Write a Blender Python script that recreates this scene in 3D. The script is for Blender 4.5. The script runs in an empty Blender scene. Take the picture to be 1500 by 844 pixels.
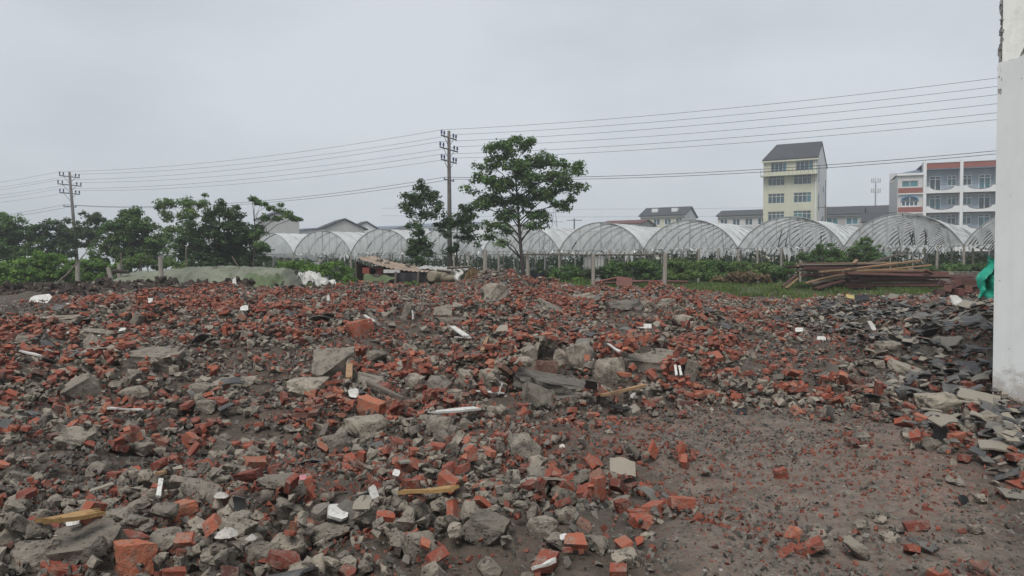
import bpy, bmesh, math, random
import numpy as np
from mathutils import Vector, Matrix, noise as mnoise

R = math.radians
rng = np.random.default_rng(7)
random.seed(7)
SC = bpy.context.scene
COL = SC.collection

# ------------------------------------------------------------------ camera
F = 1091.0                      # focal length in photo pixels (photo 1500 x 844)
EYE = 1.6
HORIZON = 395.0
cam_d = bpy.data.cameras.new('camera')
cam_d.sensor_width = 36.0
cam_d.lens = F / 1500.0 * 36.0
cam_d.clip_start = 0.05
cam_d.clip_end = 5000.0
cam = bpy.data.objects.new('camera', cam_d)
COL.objects.link(cam)
PITCH = math.atan((422.0 - HORIZON) / F)
cam.location = (0, 0, EYE)
cam.rotation_euler = (R(90) - PITCH, 0, 0)
SC.camera = cam

# ------------------------------------------------------------------ world, sun, exposure
SUN_EL, SUN_ROT = R(58), R(200)
w = bpy.data.worlds.new('World')
SC.world = w
w.use_nodes = True
nt = w.node_tree
for n in list(nt.nodes):
    nt.nodes.remove(n)
wo = nt.nodes.new('ShaderNodeOutputWorld')
bg = nt.nodes.new('ShaderNodeBackground')
sky = nt.nodes.new('ShaderNodeTexSky')
sky.sky_type = 'NISHITA'
sky.sun_disc = False
sky.sun_elevation = SUN_EL
sky.sun_rotation = SUN_ROT
sky.dust_density = 5.0
tc = nt.nodes.new('ShaderNodeTexCoord')
mp = nt.nodes.new('ShaderNodeMapping')
mp.inputs['Scale'].default_value = (1.0, 1.0, 2.6)
nz = nt.nodes.new('ShaderNodeTexNoise')
nz.inputs['Scale'].default_value = 1.7
nz.inputs['Detail'].default_value = 5
nz.inputs['Roughness'].default_value = 0.5
rp = nt.nodes.new('ShaderNodeValToRGB')
rp.color_ramp.elements[0].position = 0.34
rp.color_ramp.elements[0].color = (4.75, 5.2, 5.75, 1)     # cloud deck, divided by the 0.08 strength below
rp.color_ramp.elements[1].position = 0.66
rp.color_ramp.elements[1].color = (6.5, 6.9, 7.4, 1)
mx = nt.nodes.new('ShaderNodeMix')
mx.data_type = 'RGBA'
mx.inputs[0].default_value = 0.93
bg.inputs['Strength'].default_value = 0.055
nt.links.new(tc.outputs['Generated'], mp.inputs['Vector'])
nt.links.new(mp.outputs['Vector'], nz.inputs['Vector'])
nt.links.new(nz.outputs['Fac'], rp.inputs['Fac'])
nt.links.new(sky.outputs['Color'], mx.inputs[6])
nt.links.new(rp.outputs['Color'], mx.inputs[7])
nt.links.new(mx.outputs[2], bg.inputs['Color'])
nt.links.new(bg.outputs['Background'], wo.inputs['Surface'])

sun_d = bpy.data.lights.new('sun', 'SUN')
sun_d.energy = 1.5
sun_d.angle = R(28)
sun_d.color = (1.0, 0.97, 0.93)
sun = bpy.data.objects.new('sun', sun_d)
COL.objects.link(sun)
sun.rotation_euler = (R(90) - SUN_EL, 0, R(180) - SUN_ROT + R(0))
SC.view_settings.view_transform = 'Standard'
SC.view_settings.look = 'None'
SC.view_settings.exposure = 0.95
SC.view_settings.gamma = 1.0
SC.view_settings.use_curve_mapping = False
SC.cycles.max_bounces = 6
SC.cycles.diffuse_bounces = 3
SC.cycles.transparent_max_bounces = 24
SC.cycles.volume_bounces = 1
SC.cycles.use_denoising = True

# ------------------------------------------------------------------ pixel <-> world
cp, sp = math.cos(PITCH), math.sin(PITCH)
def ray(px, py):
    a, b = (px - 750.0) / F, (422.0 - py) / F
    return Vector((a, cp + b * sp, -sp + b * cp))
def at(px, py, d):
    v = ray(px, py)
    return Vector((0, 0, EYE)) + v * (d / v.y)
def project(x, y, z):
    dz = z - EYE
    fy = y * cp - dz * sp
    uy = y * sp + dz * cp
    return 750 + F * x / fy, 422 - F * uy / fy

# ------------------------------------------------------------------ noise helpers
def vnoise(x, y, seed=0):
    xi, yi = np.floor(x).astype(np.int64), np.floor(y).astype(np.int64)
    fx, fy = x - xi, y - yi
    fx, fy = fx * fx * (3 - 2 * fx), fy * fy * (3 - 2 * fy)
    def h(a, b):
        n = (a * 374761393 + b * 668265263 + seed * 974711) & 0xffffffff
        n = ((n ^ (n >> 13)) * 1274126177) & 0xffffffff
        n = n ^ (n >> 16)
        return (n & 0xffff) / 65535.0
    v = (h(xi, yi) * (1 - fx) + h(xi + 1, yi) * fx) * (1 - fy) + (h(xi, yi + 1) * (1 - fx) + h(xi + 1, yi + 1) * fx) * fy
    return v * 2 - 1
def fbm(x, y, seed=0, octv=4):
    s, a = 0, 1.0
    for o in range(octv):
        s = s + a * vnoise(x * 2 ** o + 17.3 * o, y * 2 ** o - 9.1 * o, seed + o)
        a *= 0.5
    return s
def sstep(a, b, x):
    t = np.clip((x - a) / (b - a), 0, 1)
    return t * t * (3 - 2 * t)

# ------------------------------------------------------------------ the lie of the land
MOUNDS = [  # x, y, rx, ry, height
    (0.9, 9.9, 1.8, 1.15, 0.46), (-1.6, 14.5, 2.8, 2.0, 0.42), (-1.9, 11.2, 0.9, 0.7, 0.16), (2.8, 11.0, 0.9, 0.8, 0.16), (-6.5, 15.5, 1.4, 1.0, 0.22), (0.8, 18.5, 1.8, 1.2, 0.2), (5.8, 21.5, 2.0, 1.5, 0.2), (-11.5, 20.5, 2.0, 1.3, 0.2), (-3.6, 8.2, 0.7, 0.5, 0.10), (-5.6, 13.5, 1.6, 1.2, 0.16), (3.6, 13.5, 1.2, 1.5, 0.16), (-0.9, 29.0, 1.5, 1.4, 0.80),
    (-2.4, 5.2, 1.5, 0.7, 0.10), (-0.3, 5.0, 1.0, 0.6, 0.05), (-8.5, 18.5, 3.5, 3.0, 0.22), (-3.2, 10.2, 1.6, 1.0, 0.12),
    (-16.5, 26.2, 3.5, 1.3, 0.32), (-12.6, 27.2, 1.8, 1.0, 0.20), (-10.4, 27.6, 1.0, 0.7, 0.42), (-5.4, 29.6, 2.0, 0.9, 0.06), (-8.0, 28.8, 0.9, 0.8, 0.10),
    (-21.0, 26.6, 3.0, 1.5, 0.30),
    (6.9, 11.9, 1.4, 1.6, 0.62), (9.2, 15.0, 1.7, 3.0, 0.62), (4.9, 10.2, 1.0, 1.0, 0.14),
    (5.0, 17.0, 2.4, 2.0, 0.16), (13.0, 24.0, 3.0, 3.0, 0.15), (2.0, 22.0, 4.0, 3.0, 0.10), (-5.5, 22.0, 3.0, 2.0, 0.1),
]
def H(x, y):
    x, y = np.asarray(x, float), np.asarray(y, float)
    z = 0.40 * sstep(7.0, 31.0, y)
    plate = sstep(8.3, 13.5, y) * (1 - sstep(30.5, 34.5, y)) * sstep(-24, -15, x) * (1 - sstep(2.0, 5.0, x - 0.18 * (y - 8)))
    z = z + 0.33 * plate
    for mx_, my_, rx, ry, h in MOUNDS:
        z = z + h * np.exp(-((x - mx_) / rx) ** 2 - ((y - my_) / ry) ** 2)
    z = z + 0.32 * sstep(30, 37, y) * (1 - sstep(44, 50, y)) * sstep(0, 4, x)
    z = z - 0.16 * np.exp(-((y - 31.5) / 2.2) ** 2) * sstep(1.0, 4, x) * (1 - sstep(17, 21, x))
    rub = sstep(2, 4, y) * (1 - sstep(31, 35, y)) * (1 - sstep(24, 30, np.abs(x)))
    path = sstep(0.3, 2.0, x - 0.05 * y) * (1 - sstep(8.4, 10.0, y))
    amp = rub * (1 - 0.75 * path)
    z = z + amp * (0.15 * fbm(x * 0.75, y * 0.75, 3, 3) + 0.030 * fbm(x * 3.1, y * 3.1, 11, 3))
    z = z + 0.05 * fbm(x * 0.2, y * 0.2, 5, 2) * sstep(34, 40, y) * (1 - sstep(80, 120, y))
    soil = np.exp(-((y - 27.5) / 2.4) ** 2) * (1 - sstep(-5, -3.0, x)) * sstep(-28, -22, x)
    z = z + soil * 0.13 * np.abs(fbm(x * 1.9, y * 1.9, 21, 3))
    return z
def Hs(x, y):
    return float(H(np.array([x]), np.array([y]))[0])
def hit(px, py):
    """the point of the ground that the photograph shows at this pixel"""
    v = ray(px, py)
    t = np.arange(2.0, 60, 0.02)
    X, Y, Z = v.x * t, v.y * t, EYE + v.z * t
    d = Z - H(X, Y)
    k = np.argmax(d < 0)
    if d[k] >= 0:
        k = len(t) - 1
    return Vector((X[k], Y[k], float(H(X[k:k + 1], Y[k:k + 1])[0])))

# ------------------------------------------------------------------ object helpers
def tag(o, label=None, cat=None, group=None, kind=None):
    if label: o['label'] = label
    if cat: o['category'] = cat
    if group: o['group'] = group
    if kind: o['kind'] = kind
    return o
def empty(name, label, cat, loc, rz=0.0, group=None):
    o = bpy.data.objects.new(name, None)
    o.empty_display_size = 0.2
    COL.objects.link(o)
    o.location = loc
    o.rotation_euler = (0, 0, rz)
    return tag(o, label, cat, group)
def link(name, me, parent=None, loc=None, rot=None, scale=None):
    o = bpy.data.objects.new(name, me)
    COL.objects.link(o)
    if parent is not None: o.parent = parent
    if loc is not None: o.location = loc
    if rot is not None: o.rotation_euler = rot
    if scale is not None: o.scale = scale
    return o
def mesh(name, V, Fc, mat, smooth=False):
    me = bpy.data.meshes.new(name)
    me.from_pydata([tuple(v) for v in V], [], [tuple(f) for f in Fc])
    me.materials.append(mat)
    if smooth:
        me.polygons.foreach_set('use_smooth', [True] * len(me.polygons))
    me.update()
    return me
def np_mesh(name, V, Fc, mat, attrs=None, smooth=False):
    """V (n,3) array, Fc (m,k) array of equal sized faces, attrs {name: per-vertex floats}"""
    me = bpy.data.meshes.new(name)
    n, (m, k) = len(V), Fc.shape
    me.vertices.add(n)
    me.vertices.foreach_set('co', np.ascontiguousarray(V, dtype=np.float32).ravel())
    me.loops.add(m * k)
    me.loops.foreach_set('vertex_index', np.ascontiguousarray(Fc, dtype=np.int32).ravel())
    me.polygons.add(m)
    me.polygons.foreach_set('loop_start', np.arange(0, m * k, k, dtype=np.int32))
    me.polygons.foreach_set('loop_total', np.full(m, k, dtype=np.int32))
    me.update(calc_edges=True)
    me.polygons.foreach_set('use_smooth', np.full(m, bool(smooth)))
    me.validate()
    for a, val in (attrs or {}).items():
        at_ = me.attributes.new(a, 'FLOAT', 'POINT')
        at_.data.foreach_set('value', np.ascontiguousarray(val, dtype=np.float32))
    me.materials.append(mat)
    return me

class MB:
    """collects boxes, tubes and sheets into ONE mesh"""
    def __init__(s): s.V, s.F = [], []
    def add(s, V, Fc):
        b = len(s.V)
        s.V += [Vector(v) for v in V]
        s.F += [tuple(i + b for i in f) for f in Fc]
        return s
    def box(s, c, size, rot=None):
        x, y, z = (q / 2 for q in size)
        P = [Vector((i * x, j * y, k * z)) for k in (-1, 1) for j in (-1, 1) for i in (-1, 1)]
        if rot is not None: P = [rot @ p for p in P]
        return s.add([p + Vector(c) for p in P], [(0, 2, 3, 1), (4, 5, 7, 6), (0, 1, 5, 4), (2, 6, 7, 3), (0, 4, 6, 2), (1, 3, 7, 5)])
    def span(s, x0, x1, y0, y1, z0, z1):
        return s.box(((x0 + x1) / 2, (y0 + y1) / 2, (z0 + z1) / 2), (abs(x1 - x0), abs(y1 - y0), abs(z1 - z0)))
    def tube(s, pts, rad, n=6, cap=True):
        pts = [Vector(p) for p in pts]
        if not isinstance(rad, (list, tuple)): rad = [rad] * len(pts)
        V, Fc = [], []
        for i, p in enumerate(pts):
            t = (pts[min(i + 1, len(pts) - 1)] - pts[max(i - 1, 0)]).normalized()
            u = t.cross(Vector((0.13, 0.31, 0.94)) if abs(t.z) < 0.9 else Vector((1, 0.1, 0))).normalized()
            q = t.cross(u)
            for k in range(n):
                a = 2 * math.pi * k / n
                V.append(p + (u * math.cos(a) + q * math.sin(a)) * rad[i])
        for i in range(len(pts) - 1):
            for k in range(n):
                k2 = (k + 1) % n
                Fc.append((i * n + k, i * n + k2, (i + 1) * n + k2, (i + 1) * n + k))
        if cap:
            Fc.append(tuple(range(n))[::-1])
            Fc.append(tuple((len(pts) - 1) * n + k for k in range(n)))
        return s.add(V, Fc)
    def grid(s, nu, nv, fn):
        V = [fn(i / nu, j / nv) for j in range(nv + 1) for i in range(nu + 1)]
        w_ = nu + 1
        return s.add(V, [(j * w_ + i, j * w_ + i + 1, (j + 1) * w_ + i + 1, (j + 1) * w_ + i) for j in range(nv) for i in range(nu)])
    def slabgrid(s, nu, nv, fn, th):
        """a sheet with thickness: fn(u,v) and the same shifted by the vector th, closed round the rim"""
        th = Vector(th)
        w_ = nu + 1
        A = [Vector(fn(i / nu, j / nv)) for j in range(nv + 1) for i in range(nu + 1)]
        n = len(A)
        Fc = []
        for j in range(nv):
            for i in range(nu):
                q = (j * w_ + i, j * w_ + i + 1, (j + 1) * w_ + i + 1, (j + 1) * w_ + i)
                Fc += [q, tuple(x + n for x in q[::-1])]
        rim = [i for i in range(w_)] + [j * w_ + nu for j in range(1, nv + 1)] + [nv * w_ + i for i in range(nu - 1, -1, -1)] + [j * w_ for j in range(nv - 1, 0, -1)]
        for a, b in zip(rim, rim[1:] + rim[:1]):
            Fc.append((b, a, a + n, b + n))
        return s.add(A + [a + th for a in A], Fc)
    def mesh(s, name, mat, smooth=False): return mesh(name, s.V, s.F, mat, smooth)
    def build(s, name, mat, parent=None, smooth=False): return link(name, s.mesh(name, mat, smooth), parent)

# ------------------------------------------------------------------ materials
def new_mat(name):
    m = bpy.data.materials.new(name)
    m.use_nodes = True
    t = m.node_tree
    b = t.nodes['Principled BSDF']
    b.inputs['Specular IOR Level'].default_value = 0.25
    return m, t, b
def nd(t, kind, **kw):
    n = t.nodes.new(kind)
    for k, v in kw.items():
        if k in ('data_type', 'blend_type', 'operation', 'attribute_name', 'attribute_type', 'feature', 'noise_dimensions', 'distance'):
            setattr(n, k, v)
        else:
            n.inputs[k.replace('_', ' ')].default_value = v
    return n
def noise_tex(t, vec, scale, detail=4, rough=0.55):
    n = t.nodes.new('ShaderNodeTexNoise')
    n.inputs['Scale'].default_value = scale
    n.inputs['Detail'].default_value = detail
    n.inputs['Roughness'].default_value = rough
    t.links.new(vec, n.inputs['Vector'])
    return n.outputs['Fac']
def ramp(t, fac, stops):
    r = t.nodes.new('ShaderNodeValToRGB')
    e = r.color_ramp.elements
    while len(e) < len(stops): e.new(0.5)
    for q, (p, c) in zip(e, stops):
        q.position = p
        q.color = (*c, 1) if len(c) == 3 else c
    t.links.new(fac, r.inputs['Fac'])
    return r.outputs['Color']
def mix(t, fac, a, b, blend='MIX'):
    m = t.nodes.new('ShaderNodeMix')
    m.data_type = 'RGBA'
    m.blend_type = blend
    for sock, v in ((m.inputs[0], fac), (m.inputs[6], a), (m.inputs[7], b)):
        if isinstance(v, (int, float)): sock.default_value = v
        elif isinstance(v, tuple): sock.default_value = (*v, 1)
        else: t.links.new(v, sock)
    return m.outputs[2]
def math_(t, op, a, b=0.0, c=None):
    m = t.nodes.new('ShaderNodeMath')
    m.operation = op
    for i, v in enumerate((a, b) if c is None else (a, b, c)):
        if isinstance(v, (int, float)): m.inputs[i].default_value = v
        else: t.links.new(v, m.inputs[i])
    return m.outputs[0]
def bump(t, b, h, strength=0.5, dist=0.02):
    n = t.nodes.new('ShaderNodeBump')
    n.inputs['Strength'].default_value = strength
    n.inputs['Distance'].default_value = dist
    t.links.new(h, n.inputs['Height'])
    t.links.new(n.outputs['Normal'], b.inputs['Normal'])
def coords(t, kind):
    if kind == 'pos': return t.nodes.new('ShaderNodeNewGeometry').outputs['Position']
    return t.nodes.new('ShaderNodeTexCoord').outputs['Object']
def rnd(t, kind):
    if kind == 'pos':
        return nd(t, 'ShaderNodeAttribute', attribute_name='rnd').outputs['Fac']
    return t.nodes.new('ShaderNodeObjectInfo').outputs['Random']

def rubble_mat(name, kind, stops, dust, dust_amt, scale=1.0, spots=None, rough=0.85, bstr=0.6):
    m, t, b = new_mat(name)
    P, r = coords(t, 'pos'), rnd(t, kind)
    # every stone gets its own place in the pattern
    off = t.nodes.new('ShaderNodeVectorMath'); off.operation = 'ADD'
    cmb = t.nodes.new('ShaderNodeCombineXYZ')
    for i in range(3): t.links.new(math_(t, 'MULTIPLY', r, 37.0 + 11 * i), cmb.inputs[i])
    t.links.new(P, off.inputs[0]); t.links.new(cmb.outputs[0], off.inputs[1])
    P = off.outputs[0]
    n1 = noise_tex(t, P, 9 * scale, 6, 0.68)
    n2 = noise_tex(t, P, 45 * scale, 4, 0.65)
    base = ramp(t, r, stops)
    col = mix(t, math_(t, 'MULTIPLY', n2, 0.8), base, mix(t, 0.5, base, (0.03, 0.025, 0.022)))
    d = math_(t, 'MULTIPLY', ramp(t, n1, [(0.48, (0, 0, 0)), (0.66, (1, 1, 1))]), dust_amt)
    col = mix(t, d, col, dust)
    h = math_(t, 'ADD', n1, math_(t, 'MULTIPLY', n2, 0.7))
    if spots:
        v = t.nodes.new('ShaderNodeTexVoronoi')
        v.inputs['Scale'].default_value = spots
        t.links.new(P, v.inputs['Vector'])
        s_ = ramp(t, v.outputs['Distance'], [(0.12, (1, 1, 1)), (0.30, (0, 0, 0))])
        s_ = math_(t, 'MULTIPLY', s_, ramp(t, n1, [(0.42, (0, 0, 0)), (0.6, (1, 1, 1))]))
        col = mix(t, math_(t, 'MULTIPLY', s_, 0.75), col, (0.035, 0.03, 0.027))
        h = math_(t, 'SUBTRACT', h, math_(t, 'MULTIPLY', s_, 0.8))
    t.links.new(col, b.inputs['Base Color'])
    b.inputs['Roughness'].default_value = rough
    bump(t, b, h, bstr, 0.02)
    return m
BRICK = [(0.0, (0.16, 0.050, 0.036)), (0.18, (0.25, 0.062, 0.040)), (0.36, (0.37, 0.100, 0.056)), (0.5, (0.20, 0.055, 0.040)), (0.66, (0.29, 0.078, 0.048)), (0.8, (0.43, 0.145, 0.082)), (0.9, (0.19, 0.10, 0.075)), (1.0, (0.12, 0.050, 0.042))]
CONC = [(0.0, (0.16, 0.142, 0.116)), (0.25, (0.26, 0.228, 0.186)), (0.5, (0.345, 0.298, 0.24)), (0.7, (0.21, 0.19, 0.16)), (0.9, (0.36, 0.316, 0.25)), (1.0, (0.15, 0.138, 0.122))]
SLATE = [(0.0, (0.050, 0.052, 0.055)), (0.35, (0.085, 0.086, 0.086)), (0.55, (0.12, 0.115, 0.105)), (0.66, (0.25, 0.225, 0.18)), (0.88, (0.30, 0.265, 0.21)), (1.0, (0.06, 0.062, 0.07))]
PEBBLE = [(0.0, (0.085, 0.08, 0.072)), (0.3, (0.16, 0.148, 0.128)), (0.55, (0.22, 0.20, 0.17)), (0.78, (0.07, 0.066, 0.062)), (0.86, (0.20, 0.075, 0.052)), (1.0, (0.28, 0.085, 0.055))]
M = {}
for kd, kn in (('obj', ''), ('pos', '_stuff')):
    M['brick' + kn] = rubble_mat('brick' + kn, kd, BRICK, (0.22, 0.185, 0.15), 0.8, 2.0, 60)
    M['conc' + kn] = rubble_mat('concrete' + kn, kd, CONC, (0.085, 0.073, 0.06), 0.8, 1.0, 42, bstr=1.0)
    M['slate' + kn] = rubble_mat('roof_tile' + kn, kd, SLATE, (0.20, 0.18, 0.15), 0.45, 1.0, None, rough=0.55, bstr=0.3)
    M['soil' + kn] = rubble_mat('soil_lump' + kn, kd, [(0, (0.030, 0.022, 0.017)), (0.5, (0.045, 0.034, 0.026)), (1, (0.065, 0.05, 0.04))], (0.08, 0.062, 0.05), 0.4, 1.0, None, bstr=1.0)
M['pebble_stuff'] = rubble_mat('pebble_stuff', 'pos', PEBBLE, (0.10, 0.085, 0.07), 0.3, 1.5)

def plain(name, col, rough=0.7, var=0.25, scale=6.0, kind='obj', metal=0.0, spec=0.3, bstr=0.25, dirt=None, dirt_amt=0.5, stretch=None, rv=0.0, bdist=0.01):
    """a painted, wooden, plastic or metal surface with its own grain, stains and wear"""
    m, t, b = new_mat(name)
    P = coords(t, kind)
    if stretch:
        mp_ = t.nodes.new('ShaderNodeMapping')
        mp_.inputs['Scale'].default_value = stretch
        t.links.new(P, mp_.inputs['Vector'])
        P = mp_.outputs['Vector']
    n1, n2 = noise_tex(t, P, scale, 5, 0.6), noise_tex(t, P, scale * 5, 3, 0.6)
    c2 = tuple(max(0.0, q * (1 - var)) for q in col)
    c3 = tuple(min(1.0, q * (1 + var)) for q in col)
    c = ramp(t, n1, [(0.3, c2), (0.7, c3)])
    if rv:
        r_ = rnd(t, kind)
        c = mix(t, math_(t, 'MULTIPLY', r_, rv), c, (0.02, 0.017, 0.015))
    if dirt:
        c = mix(t, math_(t, 'MULTIPLY', ramp(t, n2, [(0.5, (0, 0, 0)), (0.72, (1, 1, 1))]), dirt_amt), c, dirt)
    t.links.new(c, b.inputs['Base Color'])
    b.inputs['Roughness'].default_value = rough
    b.inputs['Metallic'].default_value = metal
    b.inputs['Specular IOR Level'].default_value = spec
    bump(t, b, math_(t, 'ADD', n1, n2), bstr, bdist)
    return m
def leaf_mat(name, dark, light, transl=0.35):
    m, t, b = new_mat(name)
    r_ = nd(t, 'ShaderNodeAttribute', attribute_name='rnd').outputs['Fac']
    c = ramp(t, r_, [(0.0, dark), (0.6, tuple((a + b_) / 2 for a, b_ in zip(dark, light))), (1.0, light)])
    t.links.new(c, b.inputs['Base Color'])
    b.inputs['Roughness'].default_value = 0.55
    tr = t.nodes.new('ShaderNodeBsdfTranslucent')
    c2 = mix(t, 0.5, c, (0.12, 0.20, 0.03))
    t.links.new(c2, tr.inputs['Color'])
    ms = t.nodes.new('ShaderNodeMixShader')
    ms.inputs[0].default_value = transl
    t.links.new(b.outputs[0], ms.inputs[1]); t.links.new(tr.outputs[0], ms.inputs[2])
    t.links.new(ms.outputs[0], t.nodes['Material Output'].inputs['Surface'])
    return m
# ------------------------------------------------------------------ ground sheet
def ground_material():
    m, t, b = new_mat('ground')
    P = coords(t, 'pos')
    soil = nd(t, 'ShaderNodeAttribute', attribute_name='soil').outputs['Fac']
    red = nd(t, 'ShaderNodeAttribute', attribute_name='red').outputs['Fac']
    green = nd(t, 'ShaderNodeAttribute', attribute_name='green').outputs['Fac']
    dirt_shade = nd(t, 'ShaderNodeAttribute', attribute_name='dirt_shade').outputs['Fac']
    n0 = noise_tex(t, P, 0.9, 5, 0.6)
    n1 = noise_tex(t, P, 6, 5, 0.6)
    n2 = noise_tex(t, P, 55, 4, 0.7)
    base = ramp(t, n1, [(0.3, (0.072, 0.057, 0.046)), (0.5, (0.128, 0.103, 0.083)), (0.72, (0.185, 0.152, 0.124))])
    base = mix(t, math_(t, 'MULTIPLY', ramp(t, n0, [(0.5, (0, 0, 0)), (0.7, (1, 1, 1))]), 0.45), base, (0.19, 0.155, 0.13))
    redm = math_(t, 'MULTIPLY', red, ramp(t, n1, [(0.42, (0, 0, 0)), (0.62, (1, 1, 1))]))
    base = mix(t, math_(t, 'MULTIPLY', redm, 0.48), base, (0.21, 0.085, 0.058))
    # fine grit: each cell is a grain of brick, concrete or slate
    for sc, amt in ((38, 0.75), (95, 0.6)):
        v = t.nodes.new('ShaderNodeTexVoronoi')
        v.inputs['Scale'].default_value = sc
        t.links.new(P, v.inputs['Vector'])
        sep = t.nodes.new('ShaderNodeSeparateColor')
        t.links.new(v.outputs['Color'], sep.inputs[0])
        g = ramp(t, sep.outputs[0], [(0.0, (0.055, 0.048, 0.043)), (0.35, (0.12, 0.105, 0.09)), (0.62, (0.20, 0.18, 0.15)), (0.80, (0.24, 0.07, 0.045)), (0.95, (0.055, 0.05, 0.05)), (1.0, (0.4, 0.38, 0.35))])
        pick = ramp(t, sep.outputs[1], [(0.45, (0, 0, 0)), (0.55, (1, 1, 1))])
        near = ramp(t, v.outputs['Distance'], [(0.35, (1, 1, 1)), (0.5, (0, 0, 0))])
        base = mix(t, math_(t, 'MULTIPLY', math_(t, 'MULTIPLY', pick, near), amt), base, g)
        if sc == 38: grit = math_(t, 'MULTIPLY', pick, near)
    base = mix(t, math_(t, 'MULTIPLY', dirt_shade, 0.72), base, ramp(t, n1, [(0.3, (0.032, 0.026, 0.020)), (0.7, (0.072, 0.060, 0.047))]))  # dark dirt under the rubble, deepened as painted shade for its gaps
    dark = ramp(t, n1, [(0.3, (0.022, 0.016, 0.012)), (0.7, (0.055, 0.042, 0.033))])
    base = mix(t, soil, base, dark)
    gr = ramp(t, n1, [(0.3, (0.04, 0.042, 0.02)), (0.55, (0.055, 0.072, 0.026)), (0.75, (0.10, 0.088, 0.05))])
    base = mix(t, green, base, gr)
    t.links.new(base, b.inputs['Base Color'])
    b.inputs['Roughness'].default_value = 0.8
    t.links.new(math_(t, 'ADD', 0.62, math_(t, 'MULTIPLY', n0, 0.4)), b.inputs['Roughness'])
    h = math_(t, 'ADD', math_(t, 'MULTIPLY', n2, 0.5), math_(t, 'ADD', math_(t, 'MULTIPLY', n1, 0.8), math_(t, 'MULTIPLY', grit, 0.5)))
    bump(t, b, h, 0.8, 0.02)
    return m
def axis(lo, hi, fine, a, b, grow):
    out = list(np.arange(a, b + 1e-6, fine))
    s, v = fine, b
    while v < hi:
        s = min(s * grow, 60); v = v + s; out.append(min(v, hi))
    s, v, left = fine, a, []
    while v > lo:
        s = min(s * grow, 60); v = v - s; left.append(max(v, lo))
    return np.array(left[::-1] + out)
gx = axis(-900, 900, 0.085, -4.5, 7.5, 1.03)
gy = [-40, -20, -10, -5, -2, 0, 1.2, 2.2]
y_ = 2.8
while y_ < 60:
    gy.append(y_); y_ += 0.075 + 0.0085 * max(0, y_ - 4)
s_ = 0.5
while y_ < 1500:
    gy.append(y_); s_ = min(s_ * 1.25, 80); y_ += s_
gy = np.array(gy)
GX, GY = np.meshgrid(gx, gy)
GZ = H(GX, GY) + 0.012 * vnoise(GX * 11, GY * 11, 31) * (GY < 20)
nxx, nyy = len(gx), len(gy)
V = np.stack([GX, GY, GZ], -1).reshape(-1, 3)
ii = (np.arange(nyy - 1)[:, None] * nxx + np.arange(nxx - 1)[None, :]).ravel()
Fq = np.stack([ii, ii + 1, ii + nxx + 1, ii + nxx], -1)
fx, fy = GX.ravel(), GY.ravel()
wob = 1.4 * fbm(fx * 0.35, fy * 0.35, 41, 3)
a_soil = sstep(23.5, 25.5, fy + wob) * (1 - sstep(30, 33, fy + wob * .5)) * (1 - sstep(-5.0, -3.0, fx + wob)) * 0.95
a_soil = np.maximum(a_soil, 0.8 * sstep(0.15, 0.6, fbm(fx * 0.5, fy * 0.5, 77, 3)) * sstep(10, 12, fy) * (1 - sstep(31, 34, fy)))
a_green = sstep(33.0, 35.0, fy + wob + 0.25 * np.abs(fx - 8) * (fx < 8))
pxg, pyg = project(fx, np.maximum(fy, 1.0), GZ.ravel())
edge_g = 905 + (pyg - 600) * 0.30 + 60 * fbm(fx * 0.55, fy * 0.55, 91, 3)
a_dirt_shade = 1 - sstep(-60, 60, pxg - edge_g) * sstep(575, 620, pyg) * (1 - sstep(1330, 1450, pxg - 0.5 * (pyg - 620))) * (fy > 2)  # everywhere but the bare path: dark dirt plus painted gap shade
a_red = np.clip(0.5 + 1.0 * fbm(fx * 0.45, fy * 0.45, 55, 3), 0, 1)
gme = np_mesh('ground', V, Fq, ground_material(), {'soil': a_soil, 'red': a_red, 'dirt_shade': a_dirt_shade, 'green': a_green}, smooth=True)
ground = link('ground', gme)
tag(ground, 'uneven bare ground of crushed rubble, dark soil and weeds', None, None, 'structure')
# ------------------------------------------------------------------ rubble pieces: shapes
def finish(bm, name, mat, sharp=32):
    bmesh.ops.recalc_face_normals(bm, faces=bm.faces)
    for f in bm.faces: f.smooth = True
    for e in bm.edges:
        e.smooth = len(e.link_faces) == 2 and e.calc_face_angle(0) < R(sharp)
    me = bpy.data.meshes.new(name)
    bm.to_mesh(me); bm.free()
    me.materials.append(mat)
    return me
def cut(bm, co, no):
    g = bm.verts[:] + bm.edges[:] + bm.faces[:]
    r = bmesh.ops.bisect_plane(bm, geom=g, plane_co=co, plane_no=no, clear_outer=True)
    ed = [e for e in r['geom_cut'] if isinstance(e, bmesh.types.BMEdge)]
    if ed:
        bmesh.ops.holes_fill(bm, edges=ed, sides=0)
def unit(bm):
    """fit into a box of size 1 round the origin, standing on z = -0.5"""
    c = [[v.co[i] for v in bm.verts] for i in range(3)]
    lo, hi = [min(q) for q in c], [max(q) for q in c]
    for v in bm.verts:
        v.co = Vector([(v.co[i] - lo[i]) / max(hi[i] - lo[i], 1e-6) - 0.5 for i in range(3)])
def rough(bm, amp, freq, seed, sub):
    bmesh.ops.triangulate(bm, faces=bm.faces)
    for _ in range(sub):
        bmesh.ops.subdivide_edges(bm, edges=bm.edges[:], cuts=1, use_grid_fill=True)
    o = Vector((seed * 3.17, seed * 1.3, -seed * 2.1))
    bm.normal_update()
    mv = {}
    for v in bm.verts:
        n = mnoise.fractal(v.co * freq + o, 0.9, 2.1, 3)
        mv[v] = v.co + v.normal * n * amp
    for v, c in mv.items(): v.co = c
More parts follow.
